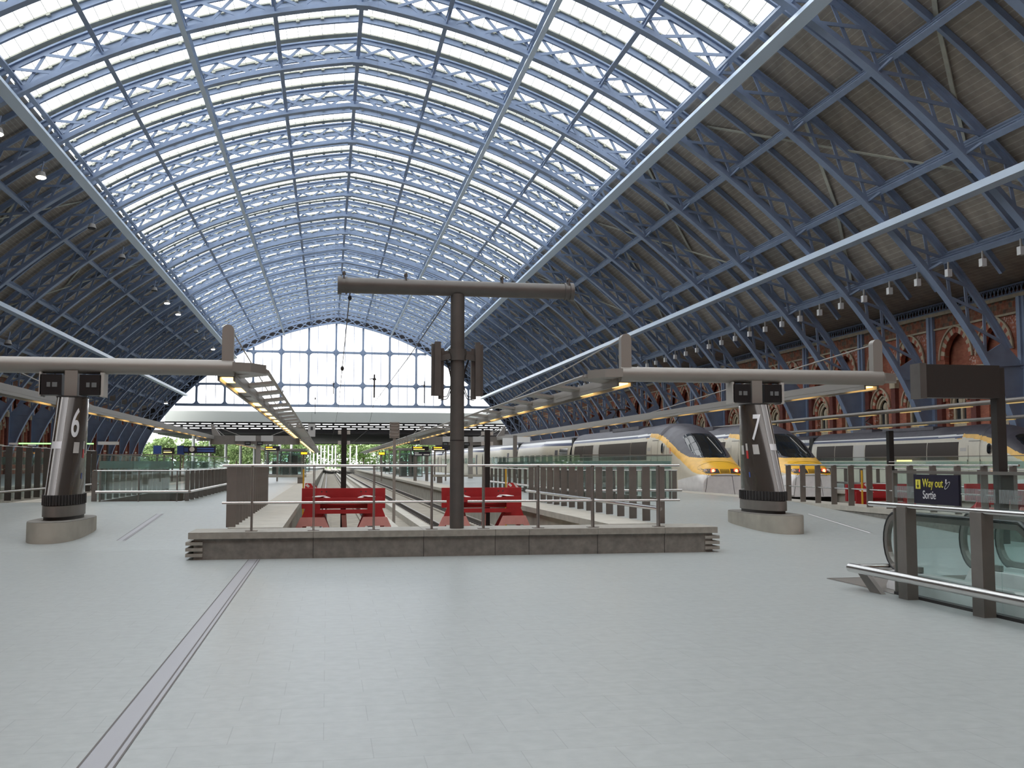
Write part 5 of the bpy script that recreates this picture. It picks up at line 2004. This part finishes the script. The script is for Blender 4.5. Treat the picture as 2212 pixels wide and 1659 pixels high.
# lit strips at the far left
t = thing('lit_strip', 'thin green lit strip at the far left behind the pylon', 'lit sign', (-11.6, 47.6, P))
b = MB(); b.box(-1.5, 1.55, -0.03, 0.03, 2.0, 2.05); b.build('tube', 'lamp_green', t)
b = MB()
for x in (-1.4, 1.5):
    b.box(x - 0.03, x + 0.03, -0.02, 0.02, 0, 2.0)
b.build('post', 'dark', t)
t = thing('lit_strip', 'short white sign bar right of the number 6 pylon', 'lit sign', (-9.45, 47.6, P))
b = MB(); b.box(-0.42, 0.45, -0.03, 0.03, 1.98, 2.12); b.build('panel', 'white', t)
b = MB(); b.box(-0.03, 0.03, -0.02, 0.02, 0, 1.98); b.build('post', 'dark', t)
cap0 = None
for k, (x, y) in enumerate(((-9.85, 35.2), (-9.85, 37.3), (-9.85, 40.5))):
    lab = 'small white lamp head on the dark fins far left, %s from the camera' % ORD[k]
    if cap0 is None:
        cap0 = thing('fin_lamp', lab, 'lamp', (x, y, P + 1.7), 'lamp heads on the left balustrade')
        b = MB(); b.box(-0.12, 0.12, -0.06, 0.06, 0.06, 0.12); b.build('head', 'white', cap0)
        b = MB(); b.box(-0.02, 0.02, -0.02, 0.02, 0, 0.06); b.build('stem', 'grey_light', cap0)
    else:
        dup(cap0, (x, y, P + 1.7), lab)

def kiosk(lab, x0, x1, y0, y1, h, m='pane', frame='fin', roof='grey_paint'):
    t = thing('glass_kiosk', lab, 'kiosk', ((x0 + x1) / 2, y0, P), 'glazed lift and kiosk enclosures')
    w = (x1 - x0) / 2
    d = y1 - y0
    b = MB()
    b.box(-w, w, 0, 0.02, 0.1, h); b.box(-w, w, d - 0.02, d, 0.1, h); b.box(-w, -w + 0.02, 0.02, d - 0.02, 0.1, h); b.box(w - 0.02, w, 0.02, d - 0.02, 0.1, h)
    b.build('glass_panel', m, t)
    b = MB()
    n = max(2, int(2 * w / 1.1))
    for k in range(n + 1):
        x = -w + 2 * w * k / n
        b.box(x - 0.04, x + 0.04, -0.05, 0.0, 0, h); b.box(x - 0.04, x + 0.04, d, d + 0.05, 0, h)
    for z in (0.0, h * 0.5, h - 0.1):
        b.box(-w - 0.05, w + 0.05, -0.06, 0, z, z + 0.08)
    b.build('frame', frame, t)
    b = MB(); b.box(-w - 0.1, w + 0.1, -0.1, d + 0.1, h, h + 0.14); b.build('roof', roof, t)
    b = MB(); b.box(-w * 0.7, -w * 0.2, d * 0.4, d * 0.7, 0.0, h * 0.55); b.box(w * 0.1, w * 0.6, d * 0.5, d * 0.8, 0, h * 0.8); b.build('fittings', 'mast', t)
    return t
kiosk('glazed enclosure on the left platform beside the centre tracks', -4.2, -2.2, 92, 97, 2.3)
kiosk('lower glazed shelter farther down the left platform', -6.5, -2.4, 112, 120, 2.6)
kiosk('glazed enclosure on the right platform beside the centre tracks', 6.3, 8.3, 92, 97, 2.4)
kiosk('glazed shelter farther down the right platform', 6.8, 11.5, 116, 124, 2.7)
kiosk('glazed shelter far down the left platform towards the gable', -7.5, -2.6, 150, 160, 2.5)
kiosk('glazed shelter far down the right platform towards the gable', 7.5, 12.0, 150, 160, 2.5)
for k, (x, y, w, lab) in enumerate(((-2.6, 62, 1.4, 'low grey planter bench on the left platform'), (8.2, 62.5, 2.0, 'low grey planter bench on the right platform'))):
    t = thing('bench', lab, 'bench', (x, y, P), 'benches on the platforms')
    b = MB(); b.box(-w, w, -0.25, 0.25, 0.36, 0.5); b.build('seat', 'concrete', t)
    for s in (-1, 1):
        b = MB(); b.box(s * w * 0.75 - 0.15, s * w * 0.75 + 0.15, -0.2, 0.2, 0, 0.36); b.build('leg', 'fin', t)
t = thing('projector_box', 'white equipment box hanging below the white fascia left of the centre', 'equipment box', (-1.85, RIBS[9], 4.75))
b = MB(); b.box(-0.42, 0.42, -0.4, 0.4, 0, 1.5); b.build('case', 'white_panel', t)
b = MB(); b.box(-0.12, 0.16, -0.42, -0.40, 0.75, 1.15); b.build('lens', 'dark', t)
b = MB(); b.path([(0, 0, 1.5), (0, 0, z_in(-1.85 - XC) + 0.05 - 4.75)], 0.008, 5); b.build('suspension_wire', 'dark', t)

# ------------------------------------------------------------------ beyond the platforms: poles and trees
p0 = None
for k, x in enumerate((-7, -5.6, -4.1, -2.6, -1.2, 0.4, 2.0, 3.3, 7.5, 9.5, 12.0)):
    h = 9.5 + (k * 37 % 5) * 0.8
    lab = 'white mast beyond the end of the tracks, %s from the left' % ORD[k]
    if p0 is None:
        p0 = thing('white_mast', lab, 'mast', (x, 436 + k * 3 % 7, -0.5), 'white masts beyond the platforms')
        b = MB(); b.tube((0, 0, 0), (0, 0, h), 0.28, 8); b.build('shaft', 'white', p0)
        b = MB(); b.box(-0.4, 0.4, -0.1, 0.1, h, h + 0.12); b.build('head', 'white', p0)
    else:
        dup(p0, (x, 436 + k * 3 % 7, -0.5), lab)

def crown_mesh(seed, m):
    r = random.Random(seed)
    mb = MB()
    lobes = [(r.uniform(-2.2, 2.2), r.uniform(-2.2, 2.2), r.uniform(4.0, 8.6), r.uniform(1.5, 2.6)) for _ in range(11)]
    for _ in range(1700):
        cx, cy, cz, R = r.choice(lobes)
        a, b_ = r.uniform(0, 2 * math.pi), math.acos(r.uniform(-1, 1))
        rr = R * r.uniform(0.75, 1.0)
        p = Vector((cx + rr * math.sin(b_) * math.cos(a), cy + rr * math.sin(b_) * math.sin(a), cz + rr * 0.8 * math.cos(b_)))
        u = Vector((r.uniform(-1, 1), r.uniform(-1, 1), r.uniform(-1, 1))).normalized()
        v = u.cross(Vector((r.uniform(-1, 1), r.uniform(-1, 1), r.uniform(-1, 1)))).normalized()
        s = r.uniform(0.22, 0.5)
        mb.add([p - u * s, p - v * s * 0.6, p + u * s, p + v * s * 0.6], [(0, 1, 2, 3)], 0 if r.random() < 0.6 else 1)
    return mb.mesh('foliage', m)
CR = [crown_mesh(1, ['leaf_a', 'leaf_b']), crown_mesh(2, ['leaf_b', 'leaf_a']), crown_mesh(3, ['leaf_a', 'leaf_b'])]
TK = MB(); TK.tube((0, 0, 0), (0.1, 0, 4.5), 0.28, 8, 0.16)
for a in range(5):
    TK.tube((0.08, 0, 3.0 + a * 0.25), (1.5 * math.cos(a * 1.3), 1.5 * math.sin(a * 1.3), 5.5 + a * 0.3), 0.11, 6, 0.05)
TKM = TK.mesh('trunk', 'bark')
cnt = {'left': 0, 'centre': 0}
spots = []
for i in range(12):
    spots.append((-67 + i * 4.4, 266 + (i % 3) * 8.5, 0.87 + (i * 7 % 5) * 0.02, 'left'))
for i in range(13):
    spots.append((-36 + i * 6.6, 466 + (i % 3) * 13, 1.30 + (i * 5 % 4) * 0.12, 'centre'))
for i, (x, y, sc, zone) in enumerate(spots):
    lab = ('green tree beyond the open left side of the platforms, %s from the left' if zone == 'left' else 'green tree far beyond the end of the tracks, %s from the left') % ORD[cnt[zone]]
    cnt[zone] += 1
    t = thing('tree', lab, 'tree', (x, y, -0.6), 'trees beyond the station', rotz=i * 1.7)
    t.scale = (sc, sc, sc)
    obj('foliage', CR[i % 3], t)
    obj('trunk', TKM, t)

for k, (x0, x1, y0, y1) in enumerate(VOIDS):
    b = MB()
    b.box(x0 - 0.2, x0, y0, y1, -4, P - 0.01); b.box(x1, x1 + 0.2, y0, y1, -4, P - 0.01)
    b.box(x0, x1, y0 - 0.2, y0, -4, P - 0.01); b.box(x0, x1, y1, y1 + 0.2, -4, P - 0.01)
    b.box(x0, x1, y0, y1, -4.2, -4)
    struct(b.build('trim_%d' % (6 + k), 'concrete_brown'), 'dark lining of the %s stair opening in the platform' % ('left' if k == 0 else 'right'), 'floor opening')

# undergrowth below the trees
for nm, x0, x1, y, h, lab in (('left', -76, -18, 288, 7.0, 'dense green undergrowth below the trees left of the platforms'), ('centre', -45, 60, 500, 6.0, 'dense green undergrowth beyond the end of the tracks')):
    r = random.Random(11)
    mb = MB()
    for _ in range(5200):
        p = Vector((r.uniform(x0, x1), y + r.uniform(-3, 3), -0.5 + h * r.random() ** 0.8))
        u = Vector((r.uniform(-1, 1), r.uniform(-1, 1), r.uniform(-1, 1))).normalized()
        v = u.cross(Vector((r.uniform(-1, 1), r.uniform(-1, 1), r.uniform(-1, 1)))).normalized()
        q = r.uniform(0.35, 0.8)
        mb.add([p - u * q, p - v * q * 0.6, p + u * q, p + v * q * 0.6], [(0, 1, 2, 3)], r.randint(0, 1))
    tag(mb.build('undergrowth', ['leaf_a', 'leaf_b']), lab, 'undergrowth', kind='stuff')
